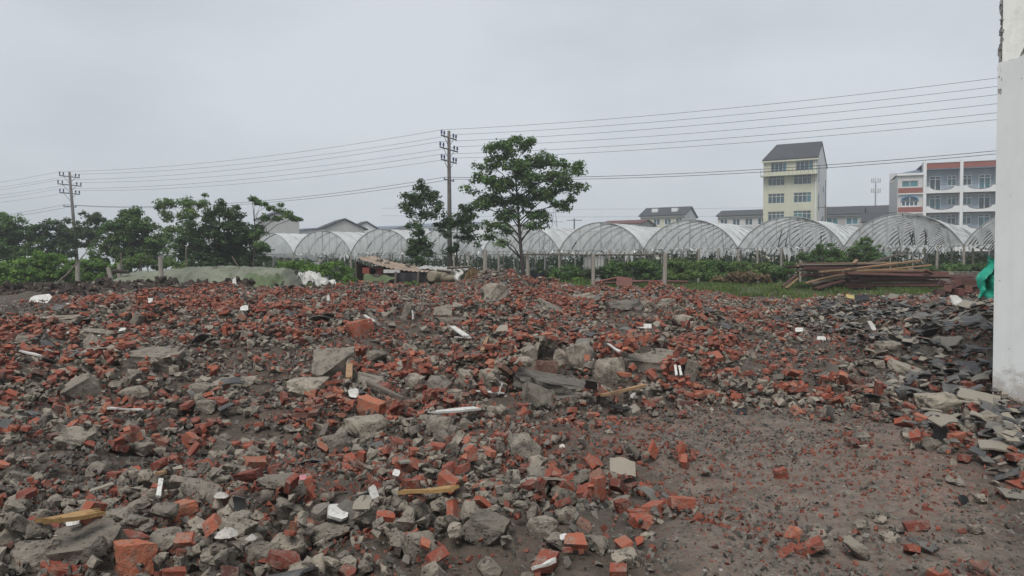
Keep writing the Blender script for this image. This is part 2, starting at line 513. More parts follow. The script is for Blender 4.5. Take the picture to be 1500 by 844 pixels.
def brick_shape(seed, sub, L=0.24, W=0.115, T=0.053):
    r = random.Random(seed)
    bm = bmesh.new()
    bmesh.ops.create_cube(bm, size=1.0)
    for v in bm.verts: v.co = Vector((v.co.x * L, v.co.y * W, v.co.z * T))
    if r.random() < 0.88:                                    # most bricks are broken across
        cut(bm, (r.uniform(-0.02, 0.085), 0, 0), Vector((1, r.uniform(-.5, .5), r.uniform(-.4, .4))).normalized())
    for _ in range(r.choice((2, 2, 3, 4))):                  # and have lost corners
        s = [r.choice((-1, 1)) for _ in range(3)]
        no = Vector((s[0] * r.uniform(.3, 1), s[1] * r.uniform(.3, 1), s[2] * r.uniform(.1, 1.2))).normalized()
        mxp = max(no.dot(v.co) for v in bm.verts)
        cut(bm, no * (mxp - r.uniform(0.006, 0.034)), no)
    if sub: rough(bm, 0.006, 26, seed, sub)
    else: bmesh.ops.triangulate(bm, faces=bm.faces)
    return bm
def chunk_shape(seed, sub, flat=0.0):
    r = random.Random(seed * 13 + 5)
    bm = bmesh.new()
    n = 9 if sub == 0 else 24
    for k in range(n):
        p = Vector((r.gauss(0, 1), r.gauss(0, 1), r.gauss(0, 1))).normalized()
        q = Vector([math.copysign(abs(c) ** 0.7, c) for c in p]) * r.uniform(0.80, 1.0)   # boxy, not round
        bm.verts.new(q)
    res = bmesh.ops.convex_hull(bm, input=bm.verts[:])
    junk = list({g for g in res['geom_interior'] + res['geom_unused'] if isinstance(g, bmesh.types.BMVert)})
    bmesh.ops.delete(bm, geom=junk, context='VERTS')
    unit(bm)
    if sub:
        rough(bm, 0.10, 2.2, seed, 1)
        rough(bm, 0.055, 6.0, seed + 50, 1)
        if sub > 2: rough(bm, 0.022, 17.0, seed + 90, 1)
        unit(bm)
    else: bmesh.ops.triangulate(bm, faces=bm.faces)
    return bm
def slab_shape(seed, sub):
    r = random.Random(seed * 7 + 3)
    bm = bmesh.new()
    bmesh.ops.create_cube(bm, size=1.0)
    for v in bm.verts:
        v.co += Vector((r.uniform(-.06, .06), r.uniform(-.06, .06), r.uniform(-.05, .05)))
    for _ in range(r.choice((3, 4, 5))):
        a = r.uniform(0, 6.28)
        no = Vector((math.cos(a), math.sin(a), r.uniform(-.25, .25))).normalized()
        mxp = max(no.dot(v.co) for v in bm.verts)
        cut(bm, no * (mxp - r.uniform(0.08, 0.3)), no)
    if sub:
        rough(bm, 0.0, 1.0, seed, 1)
        rough(bm, 0.07, 2.2, seed, 1)
        rough(bm, 0.035, 7.0, seed + 7, 1)
    else: bmesh.ops.triangulate(bm, faces=bm.faces)
    unit(bm)
    return bm
def tile_shape(seed, sub):
    """piece of a curved clay roof tile"""
    r = random.Random(seed * 17 + 1)
    bm = bmesh.new()
    nu, nv = (5, 3) if sub else (3, 1)
    W, L, T, arc = 0.17, 0.18, 0.011, r.uniform(0.35, 0.6)
    l0, l1, tw = r.uniform(0.35, 1.0), r.uniform(0.35, 1.0), r.uniform(-.25, .25)
    top, bot = [], []
    for j in range(nv + 1):
        for i in range(nu + 1):
            u, v = i / nu * 2 - 1, j / nv
            ln = l0 + (l1 - l0) * (u + 1) / 2
            y = (v - 0.5) * L * ln + r.uniform(-.008, .008) * (v in (0, 1)) + tw * u * 0.04
            a = u * arc
            x, z = math.sin(a) * W / 2 / math.sin(arc), (math.cos(a) - 1) * W / 2 / math.sin(arc)
            top.append(bm.verts.new((x, y, z)))
            bot.append(bm.verts.new((x * 0.97, y, z - T)))
    wv = nu + 1
    def q(a, b, c, d): bm.faces.new((a, b, c, d))
    for j in range(nv):
        for i in range(nu):
            k = j * wv + i
            q(top[k], top[k + 1], top[k + wv + 1], top[k + wv])
            q(bot[k], bot[k + wv], bot[k + wv + 1], bot[k + 1])
    for i in range(nu):
        q(top[i], bot[i], bot[i + 1], top[i + 1]); k = nv * wv + i
        q(top[k], top[k + 1], bot[k + 1], bot[k])
    for j in range(nv):
        k = j * wv
        q(top[k], top[k + wv], bot[k + wv], bot[k]); k += nu
        q(top[k], bot[k], bot[k + wv], top[k + wv])
    bmesh.ops.triangulate(bm, faces=bm.faces)
    z0 = sum(v.co.z for v in bm.verts) / len(bm.verts)
    for v in bm.verts: v.co.z -= z0
    return bm
def arrays(bm):
    V = np.array([v.co[:] for v in bm.verts])
    idx = {v: i for i, v in enumerate(bm.verts)}
    Fc = np.array([[idx[v] for v in f.verts] for f in bm.faces])
    bm.free()
    return V, Fc
NV = 18
lo_brick = [arrays(brick_shape(i, 0)) for i in range(NV)]
lo_chunk = [arrays(chunk_shape(i, 0)) for i in range(NV)]
lo_tile = [arrays(tile_shape(i, 0)) for i in range(NV)]
hi_brick = [finish(brick_shape(i, 2), 'brick', M['brick']) for i in range(NV)]
hi_chunk = [finish(chunk_shape(i, 3), 'rubble_stone', M['conc'], 50) for i in range(NV)]
mid_chunk = [finish(chunk_shape(i, 2), 'rubble_stone', M['conc'], 50) for i in range(NV)]
hi_tile = [finish(tile_shape(i, 1), 'roof_tile', M['slate']) for i in range(NV)]
hi_slab = [finish(slab_shape(i, 1), 'rubble_slab', M['conc']) for i in range(8)]
hi_bigbrick = [finish(slab_shape(i + 20, 1), 'brick_block', M['brick']) for i in range(4)]
hi_sheet = [finish(slab_shape(i + 30, 1), 'tile_sheet', M['slate']) for i in range(6)]
hi_clod = [finish(chunk_shape(i + 40, 2), 'soil_clod', M['soil']) for i in range(4)]

# a height grid of the rubble surface, so that pieces come to rest on each other
CS = 0.04
X0, X1, Y0, Y1 = -27.0, 25.0, 2.6, 35.0
hx, hy = np.arange(X0, X1, CS), np.arange(Y0, Y1, CS)
HG = H(*np.meshgrid(hx, hy)).astype(np.float64)
HB = HG.copy()
def settle(x, y, rad, h, sink=0.4, cap=0.35):
    i0, i1 = int((x - rad - X0) / CS), int((x + rad - X0) / CS) + 1
    j0, j1 = int((y - rad - Y0) / CS), int((y + rad - Y0) / CS) + 1
    i0, j0 = max(i0, 0), max(j0, 0)
    blk = HG[j0:j1 + 1, i0:i1 + 1]
    if blk.size == 0: return None
    b = min(blk.mean(), HB[j0:j1 + 1, i0:i1 + 1].mean() + cap)
    top = b + h * (1 - sink)
    np.maximum(blk, top - 0.15 * h, out=blk)
    return b + h * (0.5 - sink)                        # centre height

# ------------------------------------------------------------------ the pieces one can name: x, y of the foot in the photograph, width and height in pixels
KEEP = []
LAND = []          # (short phrase, world position)
mean_depth = {'chunk': 0.85, 'slab': 0.9, 'blockbrick': 0.6, 'clod': 0.9, 'sheet': 0.8}
def landmark(kind, px, py, wpx, hpx, name, label, phrase, var=0, tilt=(0, 0), rz=None, cat=None):
    p = hit(px, py)
    s = p.y / F
    W, Hh = wpx * s * 1.08, hpx * s * 1.08
    D = W * mean_depth[kind]
    me = {'chunk': hi_chunk, 'slab': hi_slab, 'blockbrick': hi_bigbrick, 'clod': hi_clod, 'sheet': hi_sheet}[kind]
    me = me[var % len(me)]
    if kind == 'chunk': W, Hh, D = W * 1.08, Hh * 1.12, D * 1.05
    o = link(name, me, None, (p.x, p.y + D * 0.42, p.z + Hh * 0.5 - 0.08 * Hh), (R(tilt[0]), R(tilt[1]), R(rz if rz is not None else random.uniform(-35, 35))), (W, D, Hh))
    tag(o, label, cat or ('broken brick' if kind == 'blockbrick' else 'stone'), None)
    settle(p.x, p.y + D * 0.42, W * 0.42, Hh * 0.85, 0.0, 2.0)
    KEEP.append((p.x, p.y + D * 0.30, W * (0.36 if kind == 'slab' and wpx > 50 else 0.52)))
    if phrase: LAND.append((phrase, Vector((p.x, p.y + D * .42, p.z))))
    return o
L_ = landmark
# cluster of big lumps in the middle
L_('slab', 768, 545, 42, 30, 'rubble_slab', 'pale wedge of concrete leaning at the left end of the lump cluster', 'the pale leaning wedge', 1, (0, -28), 10)
L_('chunk', 856, 554, 44, 46, 'rubble_stone', 'tall dark grey concrete block standing upright in the lump cluster', 'the tall upright grey block', 3, (0, 6), 15)
L_('chunk', 893, 563, 44, 34, 'rubble_stone', 'tan angular concrete block right of the tall upright block', 'the tan angular block', 5, (0, -12), 30)
L_('chunk', 827, 542, 28, 28, 'rubble_stone', 'small ribbed grey concrete block left of the tall upright block', None, 7)
L_('slab', 812, 586, 128, 30, 'rubble_slab', 'longest flat grey concrete slab lying under the lump cluster', 'the longest flat slab', 2, (4, 9), 6)
L_('chunk', 787, 600, 44, 34, 'rubble_stone', 'brownish round boulder in front of the longest slab', 'the brownish round boulder', 9)
L_('blockbrick', 800, 553, 34, 24, 'brick_block', 'red block of mortared bricks lying on the longest slab', 'the red block on the slab', 0, (0, 5), 12)
L_('chunk', 887, 584, 44, 20, 'rubble_stone', 'low grey stone at the right end of the longest slab', None, 11)
L_('chunk', 946, 586, 22, 17, 'rubble_stone', 'small pale stone right of the leaning wood strip', None, 2)
L_('slab', 962, 552, 96, 30, 'rubble_slab', 'dark half buried concrete ledge right of the lump cluster', 'the dark half buried ledge', 4, (8, 2), -8)
L_('slab', 1012, 562, 18, 34, 'rubble_slab', 'narrow upright red and white masonry piece near the dark ledge', None, 5, (0, 14), 0)
L_('chunk', 919, 456, 46, 15, 'rubble_stone', 'long low dark brown lump on the far rubble', 'the long low brown lump', 4)
L_('chunk', 860, 446, 36, 15, 'rubble_stone', 'long grey flat topped stone by the left trellis post', None, 6)
L_('chunk', 981, 452, 26, 13, 'rubble_stone', 'grey stone below the right trellis post', None, 8)
L_('chunk', 1003, 479, 26, 16, 'rubble_stone', 'rounded brown grey stone on the far right rubble', None, 10)
L_('slab', 806, 466, 38, 18, 'rubble_slab', 'dark slab tilted steeply on the far rubble', 'the dark tilted slab', 3, (20, 26), 20)
# left of the cluster
L_('slab', 484, 568, 62, 46, 'rubble_slab', 'big beige slab propped up at the left of the mound', 'the big propped beige slab', 6, (34, -6), 8)
L_('chunk', 443, 590, 70, 30, 'rubble_stone', 'long rough grey boulder left of the propped beige slab', 'the long rough boulder', 12)
L_('chunk', 549, 536, 30, 20, 'rubble_stone', 'grey block behind the propped beige slab', None, 13)
L_('slab', 541, 574, 42, 18, 'rubble_slab', 'smooth grey slab tilted right of the propped beige slab', None, 0, (15, 15), 20)
L_('chunk', 684, 572, 32, 27, 'rubble_stone', 'round pale grey stone, left of two beside the cluster', 'the round pale stone', 14)
L_('chunk', 713, 574, 28, 29, 'rubble_stone', 'upright rough grey stone, right of two beside the cluster', None, 15)
L_('chunk', 640, 577, 36, 22, 'rubble_stone', 'flat topped dark grey stone above the white plank', None, 16)
L_('chunk', 666, 590, 28, 16, 'rubble_stone', 'oval smooth grey stone just above the white plank', None, 17)
L_('chunk', 606, 578, 24, 26, 'rubble_stone', 'dark upright stone in the middle of the mound', None, 1)
L_('blockbrick', 542, 611, 46, 26, 'brick_block', 'largest red brick block, left of the white plank', 'the largest red brick block', 1, (6, 14), -22)
L_('chunk', 530, 648, 60, 30, 'rubble_stone', 'brown rough boulder below the largest red brick block', 'the brown rough boulder', 3)
L_('chunk', 642, 641, 34, 27, 'rubble_stone', 'smooth tan boulder just below the white plank', 'the smooth tan boulder', 5)
L_('chunk', 492, 669, 38, 30, 'rubble_stone', 'grey knobbly lump left of the brown rough boulder', None, 6)
L_('slab', 597, 470, 16, 26, 'slate_slab', 'dark grey slate plate standing on edge on the far mound', 'the upright slate plate', 7, (0, 20), 5)
L_('slab', 648, 466, 26, 14, 'slate_slab', 'dark slate plate leaning on the far mound, right of the upright one', None, 1, (40, 0), 0)
L_('slab', 670, 459, 15, 14, 'slate_slab', 'small square dark plate on the far mound', None, 2, (30, 0), 4)
L_('slab', 657, 478, 46, 11, 'rubble_slab', 'flat brown grey slab under the slate plates', None, 3, (4, 4), 0)
L_('blockbrick', 526, 497, 36, 28, 'brick_block', 'dark red masonry block on the left of the far mound', 'the dark red masonry block', 2, (0, -14), 25)
L_('chunk', 724, 452, 38, 34, 'rubble_stone', 'upright grey concrete stump on top of the far brick heap', 'the grey stump on the far heap', 8, (0, -6))
L_('chunk', 599, 520, 22, 15, 'rubble_stone', 'small grey block in the middle of the brick mound', None, 9)
# left field
L_('slab', 212, 541, 82, 24, 'rubble_slab', 'widest dark flat slab on the left of the field', 'the wide dark left slab', 4, (6, 0), 4)
L_('chunk', 156, 539, 36, 28, 'rubble_stone', 'round grey boulder touching the wide dark left slab', 'the round left boulder', 10)
L_('chunk', 134, 513, 30, 20, 'rubble_stone', 'round grey boulder behind the wide dark left slab', None, 11)
L_('slab', 111, 588, 44, 32, 'rubble_slab', 'tilted brown sided block on the far left of the field', 'the tilted left block', 5, (14, -32), 18)
L_('chunk', 188, 594, 38, 23, 'rubble_stone', 'pale squared block below the wide dark left slab', 'the pale squared left block', 12)
L_('chunk', 82, 562, 38, 18, 'rubble_stone', 'low long stone behind the tilted left block', None, 13)
L_('chunk', 193, 564, 26, 20, 'rubble_stone', 'small grey block between the left slab and the squared block', None, 14)
L_('chunk', 287, 584, 38, 18, 'rubble_stone', 'dark grey wedge in the left middle of the field', None, 15)
L_('slab', 333, 573, 58, 13, 'rubble_slab', 'long thin dark slab right of the grey wedge', 'the long thin dark slab', 6, (3, -3), 5)
L_('chunk', 188, 466, 28, 16, 'rubble_stone', 'tan stone on the crest of the left hummock', None, 16)
L_('slab', 197, 482, 16, 24, 'rubble_slab', 'brown block leaning on the crest of the left hummock', None, 7, (0, 30), 10)
L_('slab', 134, 500, 54, 14, 'rubble_slab', 'long dark slab sloping down at the far left', 'the sloping far left slab', 0, (0, 9), 0)
L_('slab', 80, 481, 105, 17, 'fallen_beam', 'long weathered concrete beam below the dark soil bank', 'the long concrete beam', 2, (0, -2), 3)
L_('slab', 22, 508, 52, 14, 'rubble_slab', 'dark flat slab at the left edge of the field', None, 3, (0, -3), 0)
L_('chunk', 293, 609, 34, 18, 'rubble_stone', 'grey ribbed stone beside the brown earth clod', None, 17)
L_('clod', 258, 611, 26, 22, 'soil_clod', 'rusty brown earth clod in the left of the field', 'the rusty brown clod', 1, cat='soil')
L_('chunk', 186, 640, 22, 17, 'rubble_stone', 'small pale oval stone above the left rubble band', None, 0)
L_('chunk', 98, 662, 46, 24, 'rubble_stone', 'grey knobbly stone among bricks at the left', 'the knobbly left stone', 1)
L_('chunk', 204, 670, 26, 18, 'rubble_stone', 'pale squared stone right of the knobbly left stone', None, 2)
# foreground
L_('slab', 107, 838, 100, 44, 'rubble_slab', 'largest grey concrete block at the bottom left', 'the largest bottom left block', 5, (12, -5), 8)
L_('chunk', 33, 846, 72, 38, 'rubble_stone', 'rough grey boulder in the bottom left corner', 'the corner boulder', 4)
L_('chunk', 194, 795, 48, 30, 'rubble_stone', 'rounded grey stone above the bottom left bricks', 'the rounded foreground stone', 7)
L_('chunk', 165, 780, 50, 24, 'rubble_stone', 'rough grey stone behind the yellow splintered board', None, 8)
L_('chunk', 281, 743, 58, 32, 'rubble_stone', 'wide pitted grey boulder right of the upright white stick', 'the wide pitted boulder', 9)
L_('chunk', 237, 820, 50, 34, 'rubble_stone', 'knobbly grey lump between bricks at the bottom left', 'the knobbly bottom lump', 10)
L_('chunk', 293, 794, 50, 28, 'rubble_stone', 'tan squared stone left of the white rag', None, 11)
L_('chunk', 400, 727, 58, 22, 'rubble_stone', 'pale flat topped stone in the foreground', 'the pale flat topped stone', 12)
L_('chunk', 478, 803, 54, 24, 'rubble_stone', 'pale angular stone in the foreground middle', 'the pale angular stone', 13)
L_('chunk', 712, 808, 66, 42, 'rubble_stone', 'largest single boulder in the foreground middle', 'the large middle boulder', 14)
L_('chunk', 376, 842, 46, 34, 'rubble_stone', 'grey cracked lump at the bottom edge', 'the cracked bottom lump', 15)
L_('chunk', 765, 682, 48, 38, 'rubble_stone', 'round mossy grey boulder below the brownish one', 'the mossy grey boulder', 16)
L_('chunk', 796, 794, 42, 28, 'rubble_stone', 'grey rough stone right of the large middle boulder', 'the rough stone by the boulder', 17)
L_('chunk', 818, 812, 34, 24, 'rubble_stone', 'dark angular stone near the bottom middle', None, 0)
L_('chunk', 1309, 526, 34, 23, 'rubble_stone', 'lone round boulder in the right corridor', 'the lone right boulder', 2)
L_('chunk', 1388, 607, 52, 28, 'rubble_stone', 'dark grey stone at the foot of the tile heap', 'the dark stone by the tiles', 6)
L_('chunk', 1462, 640, 40, 30, 'rubble_stone', 'dark grey stone below the corner of the white wall', 'the stone below the wall', 3)
L_('chunk', 1300, 584, 26, 16, 'rubble_stone', 'small grey stone left of the tile heap', None, 5)
for k, (sx, sy, sw_, sh_, tl1, tl2, lb, ph) in enumerate((
        (1424, 482, 52, 12, 8, -14, 'long pale bent sheet high on the tile heap', 'the long pale sheet'), (1396, 510, 40, 13, 10, -22, 'pale crumpled sheet in the middle of the tile heap', 'the pale crumpled sheet'),
        (1447, 598, 58, 16, 12, 10, 'large beige flat sheet at the wall corner', 'the beige corner sheet'), (1352, 585, 54, 10, 5, 12, 'dark curved sheet at the front of the tile heap', 'the dark curved sheet'),
        (1420, 548, 44, 12, 10, -12, 'grey broken sheet below the wall edge', 'the grey broken sheet'), (1330, 548, 40, 12, 10, 18, 'grey beige sheet at the left of the tile heap', 'the grey beige sheet'),
        (1440, 520, 40, 12, 14, 6, 'dark sheet lying against the wall in the tile heap', 'the dark sheet by the wall'), (1360, 470, 36, 9, 10, -8, 'flat dark sheet in the upper tile heap', 'the upper flat sheet'),
        (1330, 455, 30, 9, 10, 12, 'small dark sheet at the far top of the tile heap', 'the far small sheet'), (1425, 455, 34, 10, 16, -10, 'black sheet at the top of the tile heap by the wall', 'the top black sheet'),
        (1290, 500, 30, 8, 6, 6, 'flat grey shard left of the lone right boulder', 'the flat grey shard'), (1385, 630, 44, 9, 6, -8, 'pale shard at the foot of the tile heap', 'the pale foot shard'))):
    L_('sheet', sx, sy, sw_, sh_, 'broken_sheet', lb, ph, k, (tl1, tl2), None, 'sheet')
for (bx, by, bw, bh, lb, ph, rz) in (
        (190, 846, 56, 46, 'largest whole red brick standing tilted at the bottom left', 'the tilted bottom brick', 30),
        (180, 812, 64, 26, 'long red brick lying behind the tilted bottom brick', 'the long bottom brick', 14),
        (84, 850, 70, 20, 'red brick cut by the bottom left edge of the picture', None, 3),
        (52, 788, 72, 18, 'long red brick beside the yellow splintered board', None, -12),
        (262, 768, 46, 28, 'bright red brick below the wide pitted boulder', None, 20),
        (373, 780, 46, 19, 'rounded red brick right of the white rag', 'the rounded red brick', -6),
        (443, 796, 40, 32, 'red brick wedge in the foreground middle', 'the red brick wedge', 24),
        (405, 846, 42, 28, 'squared orange red brick at the bottom edge', None, 8),
        (607, 818, 22, 40, 'red brick standing on end in the foreground', 'the brick on end', 10),
        (443, 724, 32, 20, 'red brick beside the pale flat topped stone', None, 14),
        (662, 661, 26, 22, 'red brick cube below the smooth tan boulder', None, 18),
        (914, 758, 22, 26, 'lone red brick standing at the edge of the bare path', 'the lone path brick', 12),
        (936, 765, 30, 16, 'red brick lying right of the lone path brick', None, -8),
        (1145, 703, 20, 16, 'lone red half brick on the bare path', 'the lone half brick', 5),
        (862, 692, 26, 22, 'red brick right of the mossy grey boulder', None, 30),
        (1437, 661, 34, 13, 'long red brick below the tile heap', None, -4),
        (1405, 657, 26, 22, 'red brick pile top below the tile heap', None, 28),
        (1421, 575, 24, 16, 'orange brick lying on the tile heap', None, 10)):
    o = L_('blockbrick', bx, by, bw, bh, 'brick_chunk', lb, ph, rng.integers(4), (random.uniform(-6, 6), random.uniform(-16, 16)), rz)

# ------------------------------------------------------------------ rubble density seen in the photograph
def density(px, py, X, Y):
    n = fbm(X * 0.55, Y * 0.55, 91, 3)
    d = np.full(px.shape, 0.85)
    far = sstep(1040, 1130, px) * (1 - sstep(560, 610, py))
    d = np.where(far > 0.5, 0.62, d)
    edge = 905 + (py - 600) * 0.30 + 60 * n                        # the bare path on the right
    bare = sstep(-40, 60, px - edge) * sstep(585, 625, py)
    d = d * (1 - 0.965 * bare)
    clump = bare * sstep(0.12, 0.5, fbm(X * 1.3, Y * 1.3, 123, 3)) * 0.30
    d = d + clump
    tl = sstep(1240, 1330, px + 60 * n - 0.9 * (py - 560)) * sstep(430, 470, py) * (1 - sstep(0, 60, py - 600 - 0.45 * (px - 1300)))
    d = np.maximum(d, tl * 0.9)
    def hole(cx, cy, rx, ry, a): return 1 - a * np.exp(-((px - cx) / rx) ** 2 - ((py - cy) / ry) ** 2)
    d = d * hole(130, 695, 170, 28, .75) * hole(420, 668, 100, 34, .7) * hole(560, 690, 80, 20, .6) * hole(330, 640, 110, 22, .5)
    d = d * hole(330, 540, 60, 30, .5) * hole(400, 600, 70, 16, .6) * hole(60, 620, 100, 20, .5) * hole(1200, 545, 70, 40, .5)
    d = d * (1 - 0.62 * sstep(600, 680, px) * sstep(630, 680, py) * (1 - bare))
    band = sstep(-60, 40, py - 715 - 0.02 * px) * (1 - sstep(560, 700, px))
    d = np.maximum(d, 0.95 * band)
    soil = (1 - sstep(430, 520, px + 60 * n)) * (1 - sstep(446, 462, py + 10 * n + 0.075 * px))
    d = d * (1 - 0.9 * soil)
    d = d * (1 - sstep(840, 900, px) * sstep(29.2, 30.4, Y + n))
    return d * np.clip(0.85 + 0.7 * n, 0.35, 1.25), tl, bare
def scatter(n, ymax, ymin=2.9, xw=0.74):
    u = rng.random(n)
    Y = np.sqrt(ymin ** 2 + u * (ymax ** 2 - ymin ** 2))
    X = (rng.random(n) * 2 - 1) * xw * (Y + 0.4)
    return X, Y
def rotm(rx, ry, rz):
    cx, sx, cy, sy, cz, sz = np.cos(rx), np.sin(rx), np.cos(ry), np.sin(ry), np.cos(rz), np.sin(rz)
    m = np.empty((len(rx), 3, 3))
    m[:, 0, 0], m[:, 0, 1], m[:, 0, 2] = cz * cy, cz * sy * sx - sz * cx, cz * sy * cx + sz * sx
    m[:, 1, 0], m[:, 1, 1], m[:, 1, 2] = sz * cy, sz * sy * sx + cz * cx, sz * sy * cx - cz * sx
    m[:, 2, 0], m[:, 2, 1], m[:, 2, 2] = -sy, cy * sx, cy * cx
    return m
def stuff_mesh(name, shapes, T, mat):
    """T: dict with var, scale (m,3), rot (m,3), pos (m,3), rnd (m)"""
    Vs, Fs, A, base = [], [], [], 0
    Rm = rotm(T['rot'][:, 0], T['rot'][:, 1], T['rot'][:, 2])
    for k, (v, f) in enumerate(shapes):
        s = T['var'] == k
        m = int(s.sum())
        if not m: continue
        P = v[None] * T['scale'][s][:, None, :]
        P = np.einsum('mij,mnj->mni', Rm[s], P) + T['pos'][s][:, None, :]
        Vs.append(P.reshape(-1, 3))
        Fs.append((f[None] + (np.arange(m) * len(v))[:, None, None] + base).reshape(-1, 3))
        A.append(np.repeat(T['rnd'][s], len(v)))
        base += m * len(v)
    return np_mesh(name, np.concatenate(Vs), np.concatenate(Fs), mat, {'rnd': np.concatenate(A)})

def make_field(kind, n, sizes, ymax):
    X, Y = scatter(n, ymax)
    ok = (X > X0 + .3) & (X < X1 - .3)
    X, Y = X[ok], Y[ok]
    px, py = project(X, Y, H(X, Y))
    d, tl, bare = density(px, py, X, Y)
    cl = fbm(X * 1.0, Y * 1.0, {'brick': 201, 'chunk': 207, 'tile': 213}[kind], 3)
    if kind == 'brick': d = d * 0.8 * np.clip(0.75 + 1.0 * cl, 0.08, 1.3) * (1 - 0.75 * tl)
    elif kind == 'chunk': d = d * np.clip(0.75 + 0.8 * cl, 0.15, 1.2) * (1 - 0.55 * tl) * np.where(bare > .5, .6, 1)
    else: d = np.maximum(d * np.clip(0.028 + 0.08 * np.maximum(cl, 0), 0, 1.0), tl * 0.95)
    keep = rng.random(len(X)) < d
    wall = (X - 5.85) * 0.6 + (Y - 9.05) * 0.8           # stay out of the house wall on the right
    keep &= ~((X > 5.6) & (wall < 0.35) & (wall > -0.12))
    keep &= ~((X > 5.9) & (wall < 0))
    for kx_, ky_, kr_ in KEEP:
        keep &= ~(((X - kx_) / kr_) ** 2 + ((Y - ky_) / (kr_ * 1.15)) ** 2 < 1)
    X, Y = X[keep], Y[keep]
    m = len(X)
    T = {'var': rng.integers(0, NV, m), 'rnd': rng.random(m)}
    flip = rng.random(m) < (0.05 if kind == 'tile' else 0.22)
    tilt = rng.normal(0, 0.30, (m, 2))
    rot = np.zeros((m, 3))
    rot[:, :2] = np.where(flip[:, None], rng.random((m, 2)) * 6.28, tilt)
    rot[:, 2] = rng.random(m) * 6.28
    T['rot'] = rot
    sz = sizes(m, Y)
    T['scale'] = sz
    Z = np.empty(m)
    if kind == 'brick': ext = sz * np.array([[0.2, 0.11, 0.05]])
    elif kind == 'tile': ext = sz * np.array([[0.17, 0.13, 0.035]])
    else: ext = sz
    order = np.argsort(-ext[:, 0] * ext[:, 1])
    Rm = rotm(rot[:, 0], rot[:, 1], rot[:, 2])
    hh = np.abs(Rm[:, 2, :] * ext).sum(1) * 0.86
    rr = 0.36 * np.maximum(ext[:, 0], ext[:, 1])
    for i in order:
        z = settle(X[i], Y[i], rr[i], hh[i], 0.30 if kind != 'tile' else 0.2)
        Z[i] = z if z is not None else Hs(X[i], Y[i])
    T['pos'] = np.stack([X, Y, Z], 1)
    T['ext'] = ext
    return T
def sz_brick(m, Y):
    s = rng.uniform(0.45, 1.0, m) * rng.choice([0.55, 0.8, 1.0], m, p=[.38, .34, .28])
    s = np.maximum(s, 0.30 + 0.006 * Y)
    return np.stack([s * rng.uniform(.85, 1.1, m), s * rng.uniform(.9, 1.2, m), s * rng.uniform(.95, 1.4, m)], 1)
def sz_chunk(m, Y):
    s = 0.045 + 0.05 * rng.random(m) + 0.13 * rng.random(m) ** 4
    s = np.maximum(s, 0.04 + 0.0022 * Y)
    return np.stack([s, s * rng.uniform(.6, 1, m), s * rng.uniform(.4, .8, m)], 1)
def sz_tile(m, Y):
    s = rng.uniform(0.55, 1.3, m) * np.where(rng.random(m) < 0.12, 1.4, 1.0)
    return np.stack([s, s * rng.uniform(.7, 1.3, m), s * rng.uniform(.6, 1.2, m)], 1)
FIELD = {'chunk': make_field('chunk', 98000, sz_chunk, 33.5), 'brick': make_field('brick', 58000, sz_brick, 33.5), 'tile': make_field('tile', 30000, sz_tile, 33.0)}

ORD = ['nearest', 'second nearest', 'third nearest', 'fourth nearest', 'fifth nearest', 'sixth nearest', 'seventh nearest', 'eighth nearest', 'ninth nearest', 'tenth nearest', 'eleventh nearest', 'twelfth nearest', 'thirteenth nearest', 'fourteenth nearest', 'fifteenth nearest', 'sixteenth nearest', 'seventeenth nearest', 'eighteenth nearest']
LP_ = np.array([[p.x, p.y] for _, p in LAND])
def single_out(T, pick, noun):
    """say of each piece which named lump it lies next to, on which side and how manieth from it"""
    slots = {}
    for i in pick:
        q = T['pos'][i]
        dd = np.hypot((LP_[:, 0] - q[0]), (LP_[:, 1] - q[1]) * 0.6)
        k = int(np.argmin(dd))
        dx, dy = q[0] - LP_[k, 0], q[1] - LP_[k, 1]
        side = ('to the right of', 'behind and right of', 'behind', 'behind and left of', 'to the left of', 'in front and left of', 'in front of', 'in front and right of')[int(((math.degrees(math.atan2(dy * 0.7, dx)) + 382.5) % 360) // 45)]
        slots.setdefault((k, side), []).append((dd[k], i))
    out = {}
    for (k, side), lst in slots.items():
        for r_, (_, i) in enumerate(sorted(lst)):
            o_ = ORD[r_] if r_ < len(ORD) else 'outlying'
            out[i] = f'{noun}, {o_} {side} {LAND[k][0]}'
    return out
for kind, name, hi, lo, mat, noun, cat, group, nmax in (
        ('brick', 'brick_chunk', hi_brick, lo_brick, M['brick_stuff'], 'broken red brick', 'broken brick', 'broken bricks in the rubble', 280),
        ('chunk', 'rubble_stone', mid_chunk, lo_chunk, M['conc_stuff'], 'grey concrete lump', 'stone', 'concrete lumps in the rubble', 220),
        ('tile', 'clay_shard', hi_tile, lo_tile, M['slate_stuff'], 'broken roof tile', 'tile shard', 'broken roof tiles', 200)):
    T = FIELD[kind]
    px, py = project(*T['pos'].T)
    big = T['ext'][:, 0] * np.sqrt(T['ext'][:, 1] / T['ext'][:, 0]) / T['pos'][:, 1]
    big = np.where((px > 4) & (px < 1496) & (py < 842), big, 0)
    if kind == 'tile': big = np.where(px > 1455, 0, big)
    pick = np.argsort(-big)[:nmax]
    lab = single_out(T, pick, noun)
    for i in pick:
        o = link(name, hi[T['var'][i]], None, T['pos'][i], T['rot'][i], T['scale'][i])
        tag(o, lab[i], cat, group)
    rest = np.ones(len(px), bool)
    rest[pick] = False
    Tr = {k: v[rest] for k, v in T.items()}
    o = link('loose_' + {'brick': 'brick_rubble', 'chunk': 'stone_rubble', 'tile': 'tile_rubble'}[kind], stuff_mesh(name + '_rest', lo, Tr, mat))
    tag(o, {'brick': 'mass of smaller broken red bricks all over the field', 'chunk': 'mass of smaller grey concrete lumps all over the field', 'tile': 'mass of smaller dark tile shards over the field'}[kind], cat, None, 'stuff')

